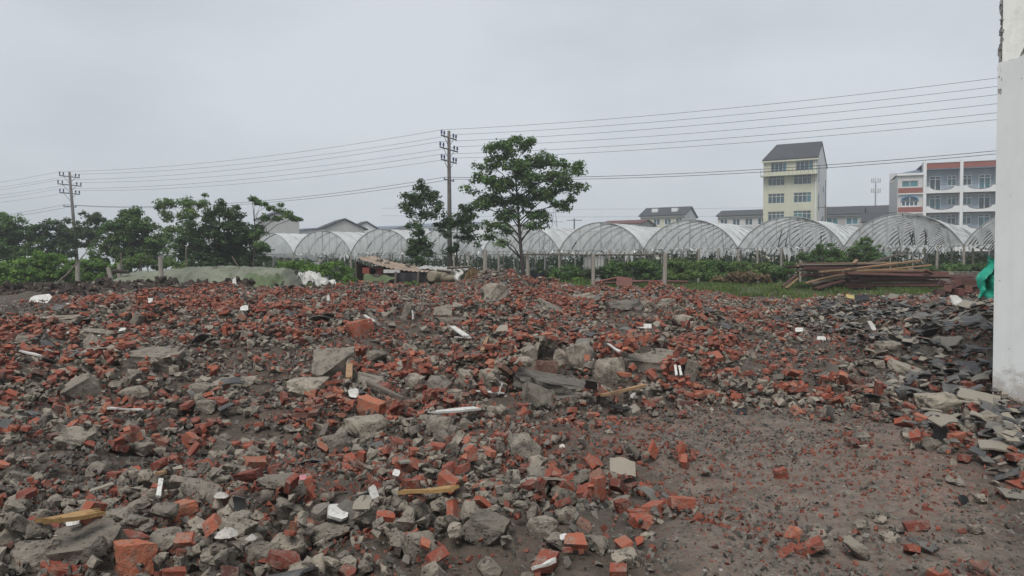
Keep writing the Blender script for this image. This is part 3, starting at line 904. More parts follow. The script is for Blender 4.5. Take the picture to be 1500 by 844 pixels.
# gravel: crumbs of everything, near the camera
X, Y = scatter(380000, 19.0)
px, py = project(X, Y, H(X, Y))
d, tl, bare = density(px, py, X, Y)
g = np.clip(0.55 + 0.5 * fbm(X * 1.4, Y * 1.4, 301, 3), 0.1, 1) * np.where(bare > .3, 0.95, 1)
g = g * np.where(Y > 9, 0.62, 1)
k = (rng.random(len(X)) < g * 0.72) & (px > -30) & (px < 1530) & (py < 870)
X, Y, bare = X[k], Y[k], bare[k]
m = len(X)
s = (0.015 + 0.042 * rng.random(m) ** 2.4) * (1 - 0.22 * bare) * (1 + 0.035 * Y)
ji, ii_ = ((Y - Y0) / CS).astype(int), ((X - X0) / CS).astype(int)
zc = np.minimum(HG[ji, ii_], HB[ji, ii_] + 0.05)
redz = sstep(0.05, 0.4, fbm(X * 0.9, Y * 0.9, 311, 3))
rn = rng.random(m)
rn = np.where((rng.random(m) < 0.45 * redz), 0.86 + 0.14 * rn, rn)
T = {'var': rng.integers(0, 6, m), 'rnd': rn, 'rot': rng.random((m, 3)) * 6.28, 'scale': np.stack([s, s * rng.uniform(.6, 1, m), s * rng.uniform(.5, .8, m)], 1), 'pos': np.stack([X, Y, zc + s * 0.12], 1)}
def pebble(seed):
    r = random.Random(seed)
    bm = bmesh.new()
    for kk in range(2):
        bm.verts.new(Vector((r.gauss(0, 1), r.gauss(0, 1), r.gauss(0, 1))).normalized())
    for q in ((1, 0, 0), (-1, 0, 0), (0, 1, -.3), (0, -1, .3)): bm.verts.new(q)
    res = bmesh.ops.convex_hull(bm, input=bm.verts[:])
    bmesh.ops.delete(bm, geom=list({g_ for g_ in res['geom_interior'] + res['geom_unused'] if isinstance(g_, bmesh.types.BMVert)}), context='VERTS')
    unit(bm)
    bmesh.ops.triangulate(bm, faces=bm.faces)
    return bm
o = link('gravel', stuff_mesh('gravel', [arrays(pebble(i)) for i in range(6)], T, M['pebble_stuff']))
tag(o, 'grit and gravel of crushed brick and concrete between the lumps', 'gravel', None, 'stuff')

# dark clods on the soil bank at the left
X, Y = scatter(16000, 33, 22)
wv = 1.0 * fbm(X * 0.5, Y * 0.5, 401, 3)
k = (X < -3.2 + wv) & (X > -26) & (Y + wv > 23.2 + 0.12 * (X + 20)) & (Y < 30.8) & (rng.random(len(X)) < 0.8)
X, Y = X[k], Y[k]
m = len(X)
s = 0.09 + 0.26 * rng.random(m) ** 3
T = {'var': rng.integers(0, NV, m), 'rnd': rng.random(m), 'rot': rng.random((m, 3)) * 6.28, 'scale': np.stack([s, s * rng.uniform(.7, 1, m), s * rng.uniform(.6, .9, m)], 1), 'pos': np.stack([X, Y, H(X, Y) + s * 0.18], 1)}
o = link('soil_clods', stuff_mesh('soil_clods', lo_chunk, T, M['soil_stuff']))
tag(o, 'dark crumbly clods of earth on the soil bank', 'soil', None, 'stuff')

# white flakes of plaster, foam and glazed tile
X, Y = scatter(1500, 30)
px, py = project(X, Y, H(X, Y))
d, tl, bare = density(px, py, X, Y)
k = (rng.random(len(X)) < 0.25 * (0.3 + d)) & (px > 0) & (px < 1500) & (X < 5.4 + 0.1 * Y)
X, Y = X[k], Y[k]
m = len(X)
s = (0.02 + 0.05 * rng.random(m) ** 2) * (1 + 0.03 * Y)
ji, ii_ = ((Y - Y0) / CS).astype(int), ((X - X0) / CS).astype(int)
M['plaster_stuff'] = rubble_mat('plaster_flake', 'pos', [(0, (0.5, 0.49, 0.46)), (0.6, (0.68, 0.67, 0.64)), (1, (0.42, 0.40, 0.36))], (0.3, 0.28, 0.25), 0.4)
rt = rng.normal(0, 0.5, (m, 3)); rt[:, 2] = rng.random(m) * 6.28
T = {'var': rng.integers(0, NV, m), 'rnd': rng.random(m), 'rot': rt, 'scale': np.stack([s, s * rng.uniform(.4, 1, m), s * 0.22], 1), 'pos': np.stack([X, Y, np.minimum(HG[ji, ii_], HB[ji, ii_] + .25) + 0.006], 1)}
o = link('plaster_flakes', stuff_mesh('plaster_flakes', lo_chunk, T, M['plaster_stuff']))
tag(o, 'white flakes of plaster and tile scattered over the rubble', 'plaster', None, 'stuff')
# ------------------------------------------------------------------ materials of the background
M['wood_dark'] = plain('dark_red_timber', (0.165, 0.062, 0.048), 0.7, 0.35, 3, rv=0.75, dirt=(0.16, 0.12, 0.10), dirt_amt=0.4, stretch=(1, 6, 6), kind='obj')
M['wood_raw'] = plain('raw_timber', (0.30, 0.19, 0.105), 0.8, 0.3, 3, rv=0.35, dirt=(0.10, 0.07, 0.05), stretch=(1, 6, 6))
M['wood_grey'] = plain('weathered_timber', (0.15, 0.125, 0.10), 0.85, 0.3, 3, rv=0.4, dirt=(0.06, 0.05, 0.04), stretch=(1, 6, 6))
M['wood_yellow'] = plain('yellow_pine', (0.30, 0.185, 0.075), 0.7, 0.25, 8, dirt=(0.16, 0.10, 0.06), stretch=(1, 8, 8))
M['post'] = plain('concrete_post', (0.27, 0.245, 0.21), 0.85, 0.2, 7, dirt=(0.13, 0.115, 0.095))
M['pole'] = plain('concrete_pole', (0.125, 0.112, 0.105), 0.8, 0.2, 5, dirt=(0.07, 0.06, 0.056))
M['steel'] = plain('dull_steel', (0.12, 0.115, 0.11), 0.55, 0.25, 5, dirt=(0.10, 0.055, 0.035))
M['galv'] = plain('galvanised_tube', (0.24, 0.245, 0.245), 0.5, 0.2, 5, dirt=(0.12, 0.08, 0.06), dirt_amt=0.4)
M['dark_steel'] = plain('rusty_brace', (0.06, 0.05, 0.045), 0.7, 0.3, 5)
M['insul'] = plain('blue_insulator', (0.05, 0.075, 0.16), 0.35, 0.2, 8)
M['wire'] = plain('wire', (0.05, 0.052, 0.055), 0.5, 0.1, 3)
M['white_paint'] = plain('white_board', (0.50, 0.49, 0.46), 0.6, 0.15, 7, dirt=(0.20, 0.175, 0.15), dirt_amt=0.75)
M['rag'] = plain('white_rag', (0.36, 0.34, 0.31), 0.85, 0.15, 12, dirt=(0.30, 0.27, 0.23), dirt_amt=0.5)
M['tarp'] = plain('green_tarpaulin', (0.145, 0.155, 0.115), 0.75, 0.30, 0.7, dirt=(0.085, 0.088, 0.06), dirt_amt=0.7, kind='pos', bstr=0.5, bdist=0.05)
M['tarp_dark'] = plain('dark_green_net', (0.085, 0.115, 0.055), 0.8, 0.3, 2.0, dirt=(0.06, 0.06, 0.04), kind='pos')
M['teal'] = plain('teal_sheet', (0.012, 0.26, 0.175), 0.5, 0.25, 5, bstr=0.5)
M['black'] = plain('black_plastic', (0.014, 0.014, 0.016), 0.5, 0.3, 6)
M['blue'] = plain('blue_plastic', (0.03, 0.13, 0.38), 0.45, 0.15, 6)
M['rust'] = plain('rusty_sheet', (0.30, 0.215, 0.155), 0.65, 0.4, 1.6, dirt=(0.42, 0.40, 0.37), dirt_amt=0.8, kind='pos')
M['tin'] = plain('grey_sheet', (0.36, 0.36, 0.345), 0.55, 0.2, 2.5, dirt=(0.18, 0.14, 0.11), dirt_amt=0.5, kind='pos')
M['straw'] = plain('straw', (0.20, 0.14, 0.075), 0.9, 0.4, 18, stretch=(1, 1, 0.15), bstr=1.0, bdist=0.04)
M['red_box'] = plain('red_box', (0.19, 0.05, 0.035), 0.7, 0.2, 6)
M['tan'] = plain('tan_drum', (0.24, 0.21, 0.15), 0.75, 0.2, 6, dirt=(0.12, 0.10, 0.07))
M['bark'] = plain('bark', (0.050, 0.042, 0.036), 0.9, 0.35, 10, stretch=(1, 1, 0.25), bstr=0.9, bdist=0.03)

# ------------------------------------------------------------------ film greenhouses in a row
def film_mat(name, alpha, tint=(0.62, 0.64, 0.64)):
    m, t, b = new_mat(name)
    P = coords(t, 'pos')
    n1, n2 = noise_tex(t, P, 0.7, 5, 0.6), noise_tex(t, P, 5.0, 4, 0.65)
    c = ramp(t, n1, [(0.3, tuple(q * 0.72 for q in tint)), (0.7, tint)])
    c = mix(t, math_(t, 'MULTIPLY', ramp(t, n2, [(0.5, (0, 0, 0)), (0.75, (1, 1, 1))]), 0.35), c, (0.34, 0.34, 0.31))
    df = t.nodes.new('ShaderNodeBsdfDiffuse'); tl_ = t.nodes.new('ShaderNodeBsdfTranslucent'); tp = t.nodes.new('ShaderNodeBsdfTransparent'); gl = t.nodes.new('ShaderNodeBsdfGlossy')
    gl.inputs['Roughness'].default_value = 0.28
    t.links.new(c, df.inputs['Color']); t.links.new(c, tl_.inputs['Color'])
    a, b2, c2 = (t.nodes.new('ShaderNodeMixShader') for _ in range(3))
    a.inputs[0].default_value = 0.42
    t.links.new(df.outputs[0], a.inputs[1]); t.links.new(tl_.outputs[0], a.inputs[2])
    b2.inputs[0].default_value = 0.10
    t.links.new(a.outputs[0], b2.inputs[1]); t.links.new(gl.outputs[0], b2.inputs[2])
    t.links.new(math_(t, 'ADD', alpha - 0.12, math_(t, 'MULTIPLY', n1, 0.24)), c2.inputs[0])
    t.links.new(tp.outputs[0], c2.inputs[1]); t.links.new(b2.outputs[0], c2.inputs[2])
    t.links.new(c2.outputs[0], t.nodes['Material Output'].inputs['Surface'])
    return m
M['film'] = film_mat('greenhouse_film', 0.92, (0.86, 0.88, 0.88))
M['film_gable'] = film_mat('gable_film', 0.35, (0.86, 0.88, 0.88))
M['film_rag'] = film_mat('film_rag', 0.85, (0.8, 0.82, 0.82))
G0 = Vector((-21.25, 72.64, 0.40)); GF = Vector((6.268, -3.117, 0)); GA = Vector((0.62, 0.785, 0)).normalized()
fdir = GF / 7.0
SPAN, EAVE, RISE, LEN = 7.0, 2.75, 2.15, 44.0
RAD = ((SPAN / 2) ** 2 + RISE ** 2) / (2 * RISE)
def arch(s): return EAVE + math.sqrt(max(RAD ** 2 - (s - SPAN / 2) ** 2, 0)) - (RAD - RISE)
def GP(s, L, z): return fdir * s + GA * L + Vector((0, 0, z))
rib_me = MB().tube([GP(s, 0, arch(s) - 0.06) for s in np.linspace(0.02, SPAN - 0.02, 15)], 0.045, 5).mesh('rib', M['dark_steel'])
front_me = MB().tube([GP(s, -0.05, arch(s)) for s in np.linspace(0.02, SPAN - 0.02, 19)], 0.042, 6).mesh('front_arch', M['galv'])
cpost_me = MB().tube([(0, 0, -0.1), (0, 0, EAVE)], 0.075, 6).mesh('post', M['post'])
tpost_me = MB().tube([(0, 0, -0.1), (0, 0, EAVE)], 0.040, 6).mesh('post', M['galv'])
beam_me = MB().tube([GP(0, 0, EAVE), GP(SPAN, 0, EAVE)], 0.04, 6).mesh('eave_beam', M['galv'])
purl_me = MB().tube([GP(0, 0, 0), GP(0, LEN, 0)], 0.03, 5).mesh('purlin', M['galv'])
where = {-4: 'farthest left, behind the dark trees', -3: 'behind the trees left of the leaning pole', -2: 'behind the trees right of the leaning pole', -1: 'behind the dense dark tree', 0: 'first one clear of the left trees', 1: 'below the grey gabled house', 2: 'behind the top of the shack', 3: 'behind the small twin trees', 4: 'behind the trunk of the big tree', 5: 'right of the big tree, behind the trellis', 6: 'below the low house with dormers', 7: 'below the tall cream tower house', 8: 'with torn arched openings, below the balcony building'}
where = {k + 0: v for k, v in where.items()}
where[8] = 'rightmost one, cut off by the white wall'
where[7] = 'with tall torn openings, below the balcony building'
where[6] = 'in front of the tall cream tower house'
where[5] = 'in front of the low house with dormers'
where[4] = 'right of the big tree, behind the trellis rail'
where[3] = 'behind the trunk of the big tree'
where[2] = 'behind the small twin trees and shack'
r_ = random.Random(5)
for i in range(-4, 9):
    base = G0 + GF * i
    g = empty('greenhouse', f'film covered arched greenhouse, {where[i]}', 'greenhouse', base, 0, 'row of film greenhouses')
    mb = MB()
    ph = r_.uniform(0, 6)
    nl = 30
    mb.grid(18, nl * 2, lambda u, v: GP(u * SPAN, v * LEN, arch(u * SPAN) - (0.05 * abs(math.sin(v * nl * math.pi)) if 0 < u < 1 else 0) + 0.02 * math.sin(u * 23 + v * 40 + ph) * (0 < u < 1)))
    mb.build('roof_film', M['film'], g, True)
    link('front_arch', front_me, g)
    link('eave_beam', beam_me, g)
    for L in np.arange(1.6, LEN, 1.6 if i >= 0 else 4.8):
        link('rib', rib_me, g, GA * L)
    link('purlin', purl_me, g, GP(SPAN / 2, 0, EAVE + RISE - 0.1))
    link('purlin', purl_me, g, GP(0, 0, EAVE))
    if i >= 0:
        # gable: uprights, tie bars, film between them with tears
        ups = [0.95, 1.75, 2.6, 3.5, 4.35, 5.2, 6.1]
        for k, s in enumerate(ups):
            rr = 0.045 if k == 3 else 0.028
            MB().tube([GP(s, 0.06, EAVE - 0.1), GP(s, 0.06, arch(s))], rr, 5).build('gable_post', M['galv'], g)
        sb = 1.5
        MB().tube([GP(sb, 0.1, arch(sb) - .15), GP(SPAN - sb, 0.1, arch(sb) - .15)], 0.018, 5).build('tie_bar', M['galv'], g)
        torn = {6: 0.62, 7: 0.75, 8: 0.7, 5: 0.42, 4: 0.25, 2: 0.15}.get(i, 0.1)
        cuts = [0.0] + ups + [SPAN]
        holes = []
        for a_, b_ in zip(cuts[:-1], cuts[1:]):
            hh = r_.random()
            holes.append((a_, b_, (r_.uniform(0.55, 0.9) if hh < torn else r_.uniform(0.0, 0.06))))
        seed = r_.uniform(0, 50)
        def bottom(s):
            for a_, b_, h_ in holes:
                if a_ <= s <= b_:
                    t_ = (s - a_) / (b_ - a_)
                    return EAVE - 0.12 + (arch(s) - EAVE) * h_ * max(0.0, 1 - abs(2 * t_ - 1) ** 1.8 * 1.25) + 0.05 * math.sin(s * 31 + seed)
            return EAVE
        ncol = 84
        mb = MB()
        def film(u, v):
            s = u * SPAN
            zt, zb = arch(s) - 0.01, min(bottom(s), arch(s) - 0.03)
            return GP(s, -0.01 + 0.05 * math.sin(s * 9 + v * 3 + seed) * (0.1 < v < 0.95), zb + (zt - zb) * v)
        mb.grid(ncol, 6, film)
        mb.build('gable_film', M['film_gable'], g, True)
        # rags of film hanging below the eave
        s = 0.15
        while s < SPAN - 0.3:
            wd = r_.uniform(0.25, 0.8)
            ln = r_.choice((0.22, 0.3, 0.4, 0.45, 0.6, 0.9)) * r_.uniform(0.8, 1.3)
            q = r_.uniform(0, 9)
            nar = r_.uniform(0.3, 1.0)
            mb = MB()
            mb.grid(6, 7, lambda u, v: GP(s + wd / 2 + (u - .5) * wd * (1 - (1 - nar) * v) + 0.06 * math.sin(v * 4 + q), -0.04 + 0.09 * math.sin(u * 8 + q + v * 2) * (0.2 + v), EAVE + 0.03 - v * ln * (0.7 + 0.3 * math.sin(u * 7 + q))))
            mb.build('film_rag', M['film_rag'], g, True)
            s += wd * r_.uniform(0.7, 1.25)
        for k in range(8):       # loose leaning stakes and braces behind the gable
            s0, L0 = r_.uniform(1.2, 5.6), r_.uniform(1.0, 9)
            MB().tube([GP(s0, L0, EAVE - 0.1), GP(s0 + r_.uniform(-.45, .45), L0 + .3, min(arch(s0) - .5, EAVE + r_.uniform(0.8, 1.5)))], 0.035, 5).build('brace', M['dark_steel'], g)
    for L in ((0, 4.8, 9.6, 16, 24) if i >= 0 else (0,)):
        for s in (0.0, 1.4, 2.9, 4.2, 5.6):
            o = link('post', cpost_me if (s == 0 or r_.random() < .45) else tpost_me, g, GP(s + r_.uniform(-.12, .12) * (s > 0), L, 0), (r_.uniform(-.03, .03), r_.uniform(-.03, .03), 0))

# ------------------------------------------------------------------ leaves
LEAVES_TOTAL = [0]
def leaf_cloud(puffs, per, size, rs, droop=0.3, up=0.6, spread=1.0):
    """puffs (n,4): centre and radius; returns vertices, quads, rnd of pointed leaves"""
    n = len(puffs)
    C = np.repeat(puffs, per, axis=0)
    m = len(C)
    LEAVES_TOTAL[0] += m
    d = rs.normal(size=(m, 3)); d /= np.linalg.norm(d, axis=1)[:, None]
    rr = rs.random(m) ** 0.45
    off = d * rr[:, None] * C[:, 3:4] * np.array([1, 1, 0.62]) * spread
    P = C[:, :3] + off
    P[:, 2] -= droop * (off[:, 0] ** 2 + off[:, 1] ** 2) / C[:, 3] * 0.5
    nrm = d * 0.7 + rs.normal(size=(m, 3)) * 0.45 + np.array([0, 0, up])
    nrm /= np.linalg.norm(nrm, axis=1)[:, None]
    t = np.cross(nrm, rs.normal(size=(m, 3))); t /= np.linalg.norm(t, axis=1)[:, None]
    b = np.cross(nrm, t)
    L = size * rs.uniform(0.65, 1.3, m)[:, None]
    V = np.stack([P - t * L * 0.5, P + b * L * 0.27 + t * L * 0.05 - nrm * L * 0.06, P + t * L * 0.55, P - b * L * 0.27 + t * L * 0.05 - nrm * L * 0.06], 1).reshape(-1, 3)
    Fq = np.arange(m * 4).reshape(-1, 4)
    pr = np.repeat(rs.random(n), per)
    a = np.clip(0.6 * pr + 0.4 * rs.random(m) + 0.0, 0, 1)
    return V, Fq, np.repeat(a, 4)
def crown_puffs(blobs, rs, prad, dens):
    out, own = [], []
    for k, (cx, cy, cz, rx, ry, rz) in enumerate(blobs):
        n = max(3, int(dens * rx * ry * rz / prad ** 3))
        d = rs.normal(size=(n, 3)); d /= np.linalg.norm(d, axis=1)[:, None]
        r = rs.random(n) ** 0.38
        p = np.array([cx, cy, cz]) + d * r[:, None] * np.array([rx, ry, rz])
        out.append(np.c_[p, prad * rs.uniform(0.6, 1.3, n)])
        own += [k] * n
    return np.concatenate(out), np.array(own)
M['leaf_mid'] = leaf_mat('leaf_mid', (0.034, 0.080, 0.024), (0.13, 0.225, 0.06))
M['leaf_dark'] = leaf_mat('leaf_dark', (0.020, 0.048, 0.018), (0.072, 0.132, 0.044))
M['leaf_light'] = leaf_mat('leaf_light', (0.055, 0.105, 0.026), (0.165, 0.25, 0.07))
M['leaf_bright'] = leaf_mat('leaf_bright', (0.062, 0.14, 0.024), (0.20, 0.34, 0.06))
M['leaf_dull'] = leaf_mat('leaf_dull', (0.024, 0.040, 0.020), (0.075, 0.098, 0.045))
M['leaf_dry'] = leaf_mat('leaf_dry', (0.085, 0.055, 0.028), (0.20, 0.145, 0.075), 0.2)

def tree(name, label, d, base_px, blobs_px, mat, prad=0.38, dens=0.5, per=46, size=0.17, trunk_r=0.13, seed=1, depth=0.75, bare=0.0, cat='tree', group=None, ground_z=None, limbs=True, droop=0.3):
    """blobs_px: centre and half sizes of the crown's masses as the photograph shows them, at the distance d"""
    rs = np.random.default_rng(seed)
    rr = random.Random(seed)
    s = d / F
    bx = (base_px - 750) * s
    gz = Hs(bx, d) if ground_z is None else ground_z
    e = empty(name, label, cat, (bx, d, gz), 0, group)
    blobs = []
    for (x, y, wx, hy_) in blobs_px:
        c = at(x, y, d)
        yo = rs.uniform(-0.8, 0.8) * wx * s * depth
        blobs.append((c.x - bx, yo, c.z - gz, wx * s, max(wx, hy_) * s * depth, hy_ * s))
    puffs, own = crown_puffs(blobs, rs, prad, dens)
    V, Fq, a = leaf_cloud(puffs, per, size, rs, droop)
    link('crown', np_mesh('crown', V, Fq, mat, {'rnd': a}), e)
    # trunk and limbs
    mb = MB()
    cz = sorted(b[2] for b in blobs)
    top = blobs[int(np.argmax([b[2] for b in blobs]))]
    axis_pts = []
    nseg = 7
    for k in range(nseg + 1):
        t = k / nseg
        axis_pts.append(Vector((top[0] * t ** 1.7 + 0.10 * math.sin(t * 5 + seed), top[1] * t ** 1.7 + 0.08 * math.cos(t * 4 + seed), -0.1 + (top[2] + 0.1) * t)))
    mb.tube(axis_pts, [trunk_r * (1 - 0.82 * k / nseg) for k in range(nseg + 1)], 8)
    if limbs:
        for k, b in enumerate(blobs):
            tgt = Vector(b[:3])
            t0 = max(0.16, min(0.8, (b[2] - 0.45 * math.hypot(b[0], b[1]) - 0.8 * rr.random()) / max(top[2], .1)))
            f = t0 * nseg
            i0 = min(int(f), nseg - 1)
            st = axis_pts[i0].lerp(axis_pts[i0 + 1], f - i0)
            md = st.lerp(tgt, 0.5) + Vector((rr.uniform(-.15, .15), rr.uniform(-.15, .15), 0.12 * (tgt - st).length))
            r0 = trunk_r * 0.45 * (1 - 0.6 * t0)
            pts = [st, st.lerp(md, 0.55) , md, md.lerp(tgt, 0.6), tgt]
            mb.tube(pts, [r0, r0 * .8, r0 * .6, r0 * .42, r0 * .25], 6)
            mine = np.nonzero(own == k)[0]
            for q in mine[:: max(1, len(mine) // 9)]:
                p = Vector(puffs[q, :3])
                a0 = md.lerp(tgt, rr.random())
                mb.tube([a0, a0.lerp(p, .5) + Vector((0, 0, 0.05)), p], [r0 * .28, r0 * .2, 0.008], 4, cap=False)
    mb.build('trunk', M['bark'], e, True)
    return e
# big open crowned tree
tree('broadleaf_tree', 'tall open crowned tree with fine branches in the middle', 44.0, 768, [
    (735, 222, 24, 13), (765, 212, 20, 10), (715, 240, 18, 10), (790, 235, 22, 12), (752, 245, 24, 12), (705, 262, 18, 9), (735, 272, 26, 12), (775, 262, 24, 12),
    (818, 238, 18, 9), (840, 248, 16, 8), (812, 262, 24, 12), (838, 275, 18, 9), (795, 285, 26, 12), (825, 298, 18, 10), (760, 293, 24, 11), (720, 292, 26, 10), (700, 298, 16, 8),
    (745, 316, 22, 9), (785, 312, 20, 9), (725, 330, 18, 8), (712, 343, 14, 6), (752, 338, 12, 6), (775, 332, 14, 7), (808, 318, 12, 7), (746, 206, 12, 6), (690, 278, 10, 6), (852, 240, 8, 5), (790, 330, 9, 5), (735, 352, 14, 5)],
    M['leaf_mid'], 0.42, 4.4, 44, 0.20, 0.13, 3, 0.9)
tree('broadleaf_tree', 'dark rounded small tree left of the power pole', 41.0, 612, [
    (612, 283, 18, 14), (600, 300, 16, 13), (630, 293, 16, 14), (640, 312, 10, 9), (615, 313, 16, 12), (593, 288, 9, 9), (616, 270, 10, 7), (606, 328, 12, 8), (640, 300, 9, 8)],
    M['leaf_dark'], 0.36, 3.6, 50, 0.17, 0.06, 4, 0.9)
tree('broadleaf_tree', 'low dark bush below the rounded small tree', 40.0, 617, [(617, 352, 18, 14), (606, 362, 12, 14), (626, 364, 14, 14), (615, 376, 16, 10), (612, 338, 12, 8)], M['leaf_dark'], 0.30, 1.9, 60, 0.17, 0.06, 5, 0.9, cat='bush')
tree('broadleaf_tree', 'leaning small tree in front of the power pole', 42.0, 664, [
    (668, 322, 20, 12), (685, 312, 16, 12), (655, 335, 18, 12), (690, 335, 14, 10), (678, 345, 16, 9), (648, 325, 12, 9), (664, 358, 12, 9), (697, 350, 8, 8), (660, 370, 9, 8), (675, 302, 9, 6)],
    M['leaf_dark'], 0.34, 2.8, 50, 0.17, 0.05, 6, 0.9)
# trees on the left
tree('broadleaf_tree', 'dark tree at the left edge of the picture', 56, 20, [(15, 330, 26, 16), (-10, 345, 30, 25), (30, 350, 24, 18), (12, 368, 34, 18), (40, 372, 20, 15), (-5, 320, 16, 10)], M['leaf_mid'], 0.45, 2.3, 56, 0.26, 0.12, 11)
tree('broadleaf_tree', 'blackish tree left of the leaning power pole', 58, 76, [(70, 332, 20, 14), (88, 345, 22, 18), (62, 358, 22, 16), (92, 366, 22, 14), (76, 378, 28, 12), (100, 330, 10, 9)], M['leaf_dark'], 0.45, 2.3, 56, 0.26, 0.12, 12)
tree('broadleaf_tree', 'thin brownish green tree behind the leaning power pole', 57, 134, [(128, 318, 20, 10), (145, 326, 16, 12), (115, 334, 16, 12), (132, 342, 22, 12), (150, 350, 14, 12), (120, 358, 16, 10)], M['leaf_dull'], 0.40, 2.2, 46, 0.22, 0.07, 13)
tree('broadleaf_tree', 'wide mid green tree right of the leaning power pole', 52, 190, [(185, 318, 24, 12), (205, 330, 26, 18), (165, 340, 24, 18), (190, 352, 34, 20), (225, 350, 18, 20), (155, 368, 24, 16), (195, 376, 34, 14), (230, 375, 20, 14), (197, 308, 12, 7)], M['leaf_mid'], 0.42, 2.1, 56, 0.24, 0.12, 14)
tree('broadleaf_tree', 'light green feathery tree rising behind the left trees', 54, 258, [(240, 298, 18, 9), (262, 295, 18, 10), (285, 300, 18, 11), (300, 292, 12, 8), (250, 315, 16, 10), (278, 318, 18, 10), (228, 300, 10, 6), (265, 335, 20, 14), (245, 345, 16, 16)], M['leaf_light'], 0.40, 2.0, 46, 0.22, 0.07, 15)
tree('broadleaf_tree', 'densest dark green tree above the green tarpaulin', 47, 320, [(318, 306, 20, 12), (340, 318, 24, 16), (300, 330, 26, 20), (335, 342, 32, 20), (365, 345, 22, 20), (285, 358, 28, 20), (325, 368, 36, 18), (370, 368, 24, 18), (300, 382, 34, 12), (355, 385, 34, 10), (375, 330, 10, 10)], M['leaf_dark'], 0.40, 2.3, 60, 0.22, 0.13, 16)
tree('broadleaf_tree', 'sparse tree with umbrella shaped leaf tufts right of the dense one', 46, 372, [(378, 296, 14, 5), (395, 302, 14, 5), (412, 305, 12, 6), (425, 316, 12, 6), (405, 320, 12, 5), (388, 322, 9, 5), (370, 294, 9, 4), (432, 320, 7, 4), (375, 345, 14, 9), (385, 360, 12, 10)], M['leaf_mid'], 0.30, 1.5, 48, 0.20, 0.08, 17, 0.9)
# shrubs
def shrub(label, d, base_px, blobs, mat, seed, name='shrub', cat='shrub', group=None, **kw):
    a = dict(prad=0.26, dens=1.5, per=44, size=0.15, trunk_r=0.03, depth=0.8)
    a.update(kw)
    return tree(name, label, d, base_px, blobs, mat, seed=seed, cat=cat, group=group, **a)
shrub('bright green bush at the left edge above the soil bank', 39, 12, [(10, 392, 26, 14), (-12, 398, 26, 20), (30, 402, 20, 16), (15, 415, 34, 14)], M['leaf_bright'], 31, dens=2.2)
shrub('tallest bright green bush left of the leaning pole foot', 41, 70, [(72, 378, 24, 12), (55, 390, 24, 14), (90, 388, 22, 14), (66, 402, 32, 14), (100, 404, 20, 14)], M['leaf_bright'], 32, dens=2.2)
shrub('bright green bush right of the leaning pole foot', 43, 140, [(140, 388, 20, 12), (125, 398, 18, 14), (155, 398, 18, 14), (140, 408, 30, 10)], M['leaf_bright'], 33, dens=2.2)
shrub('mid green bush behind the left end of the tarpaulin', 42, 200, [(215, 380, 18, 9), (190, 386, 20, 10), (240, 386, 20, 9), (170, 392, 16, 9), (265, 390, 14, 6)], M['leaf_light'], 34, dens=1.9)
shrub('low vine tangle left of the shack behind the white plastic', 40, 470, [(470, 396, 24, 8), (440, 390, 22, 8), (500, 400, 18, 12), (415, 388, 18, 6), (510, 410, 14, 8), (490, 388, 18, 6)], M['leaf_bright'], 35, dens=2.2)
bank = [('first bush of the hedge, beside the white trough', 815, 40, [(812, 402, 22, 10), (830, 398, 18, 11), (800, 410, 14, 7)], 'leaf_mid'),
        ('dull bush under the white tank in the hedge', 858, 41, [(855, 402, 20, 9), (875, 400, 18, 8), (848, 410, 16, 6)], 'leaf_dull'),
        ('round hedge bush right of the left trellis post', 905, 41, [(900, 394, 20, 11), (918, 390, 18, 10), (905, 404, 26, 9)], 'leaf_mid'),
        ('hedge bush left of the right trellis post', 945, 41.5, [(942, 392, 22, 11), (958, 396, 18, 12), (945, 405, 26, 8)], 'leaf_mid'),
        ('hedge bush right of the right trellis post', 990, 42, [(990, 390, 22, 11), (1010, 392, 20, 12), (995, 403, 28, 9)], 'leaf_light'),
        ('hedge bush in the middle of the right bank', 1040, 42.5, [(1035, 390, 22, 11), (1060, 392, 22, 10), (1045, 403, 28, 9)], 'leaf_mid'),
        ('hedge bush behind the dry brown weeds', 1090, 43, [(1085, 392, 24, 10), (1110, 394, 22, 10), (1095, 404, 26, 8)], 'leaf_light'),
        ('hedge bush at the left end of the timber pile', 1140, 43, [(1138, 398, 20, 10), (1155, 394, 16, 10), (1140, 407, 22, 8)], 'leaf_mid'),
        ('leafy sapling clump behind the timber pile', 1205, 45, [(1208, 366, 18, 10), (1190, 374, 18, 9), (1225, 375, 18, 9), (1205, 382, 26, 8)], 'leaf_mid'),
        ('tallest sapling clump behind the timber pile', 1262, 45.5, [(1268, 356, 14, 9), (1280, 366, 14, 10), (1250, 368, 16, 10), (1265, 378, 24, 9)], 'leaf_mid'),
        ('low creeper bush on the dry stone wall', 1400, 43, [(1395, 392, 22, 6), (1425, 394, 20, 7), (1450, 396, 14, 8), (1375, 396, 14, 6)], 'leaf_mid')]
for k, (lb, bx_, d_, bl, mt) in enumerate(bank):
    shrub(lb, d_, bx_, bl, M[mt], 50 + k, group='bushes along the far edge', dens=2.3, size=0.15)
shrub('dry brown weeds in front of the hedge', 39.5, 1085, [(1085, 405, 26, 9), (1060, 409, 18, 7), (1115, 409, 22, 7)], M['leaf_dry'], 71, 'dry_weeds', 'weeds', dens=1.3, size=0.18, prad=0.2)
shrub('small yellow green weed by the left trellis post', 36.5, 845, [(845, 409, 9, 4)], M['leaf_bright'], 72, 'weed', 'weeds', size=0.09, prad=0.12)
shrub('green weeds at the foot of the shack netting', 31.6, 610, [(602, 416, 10, 4), (618, 418, 9, 3)], M['leaf_bright'], 73, 'weed', 'weeds', size=0.09, prad=0.12)
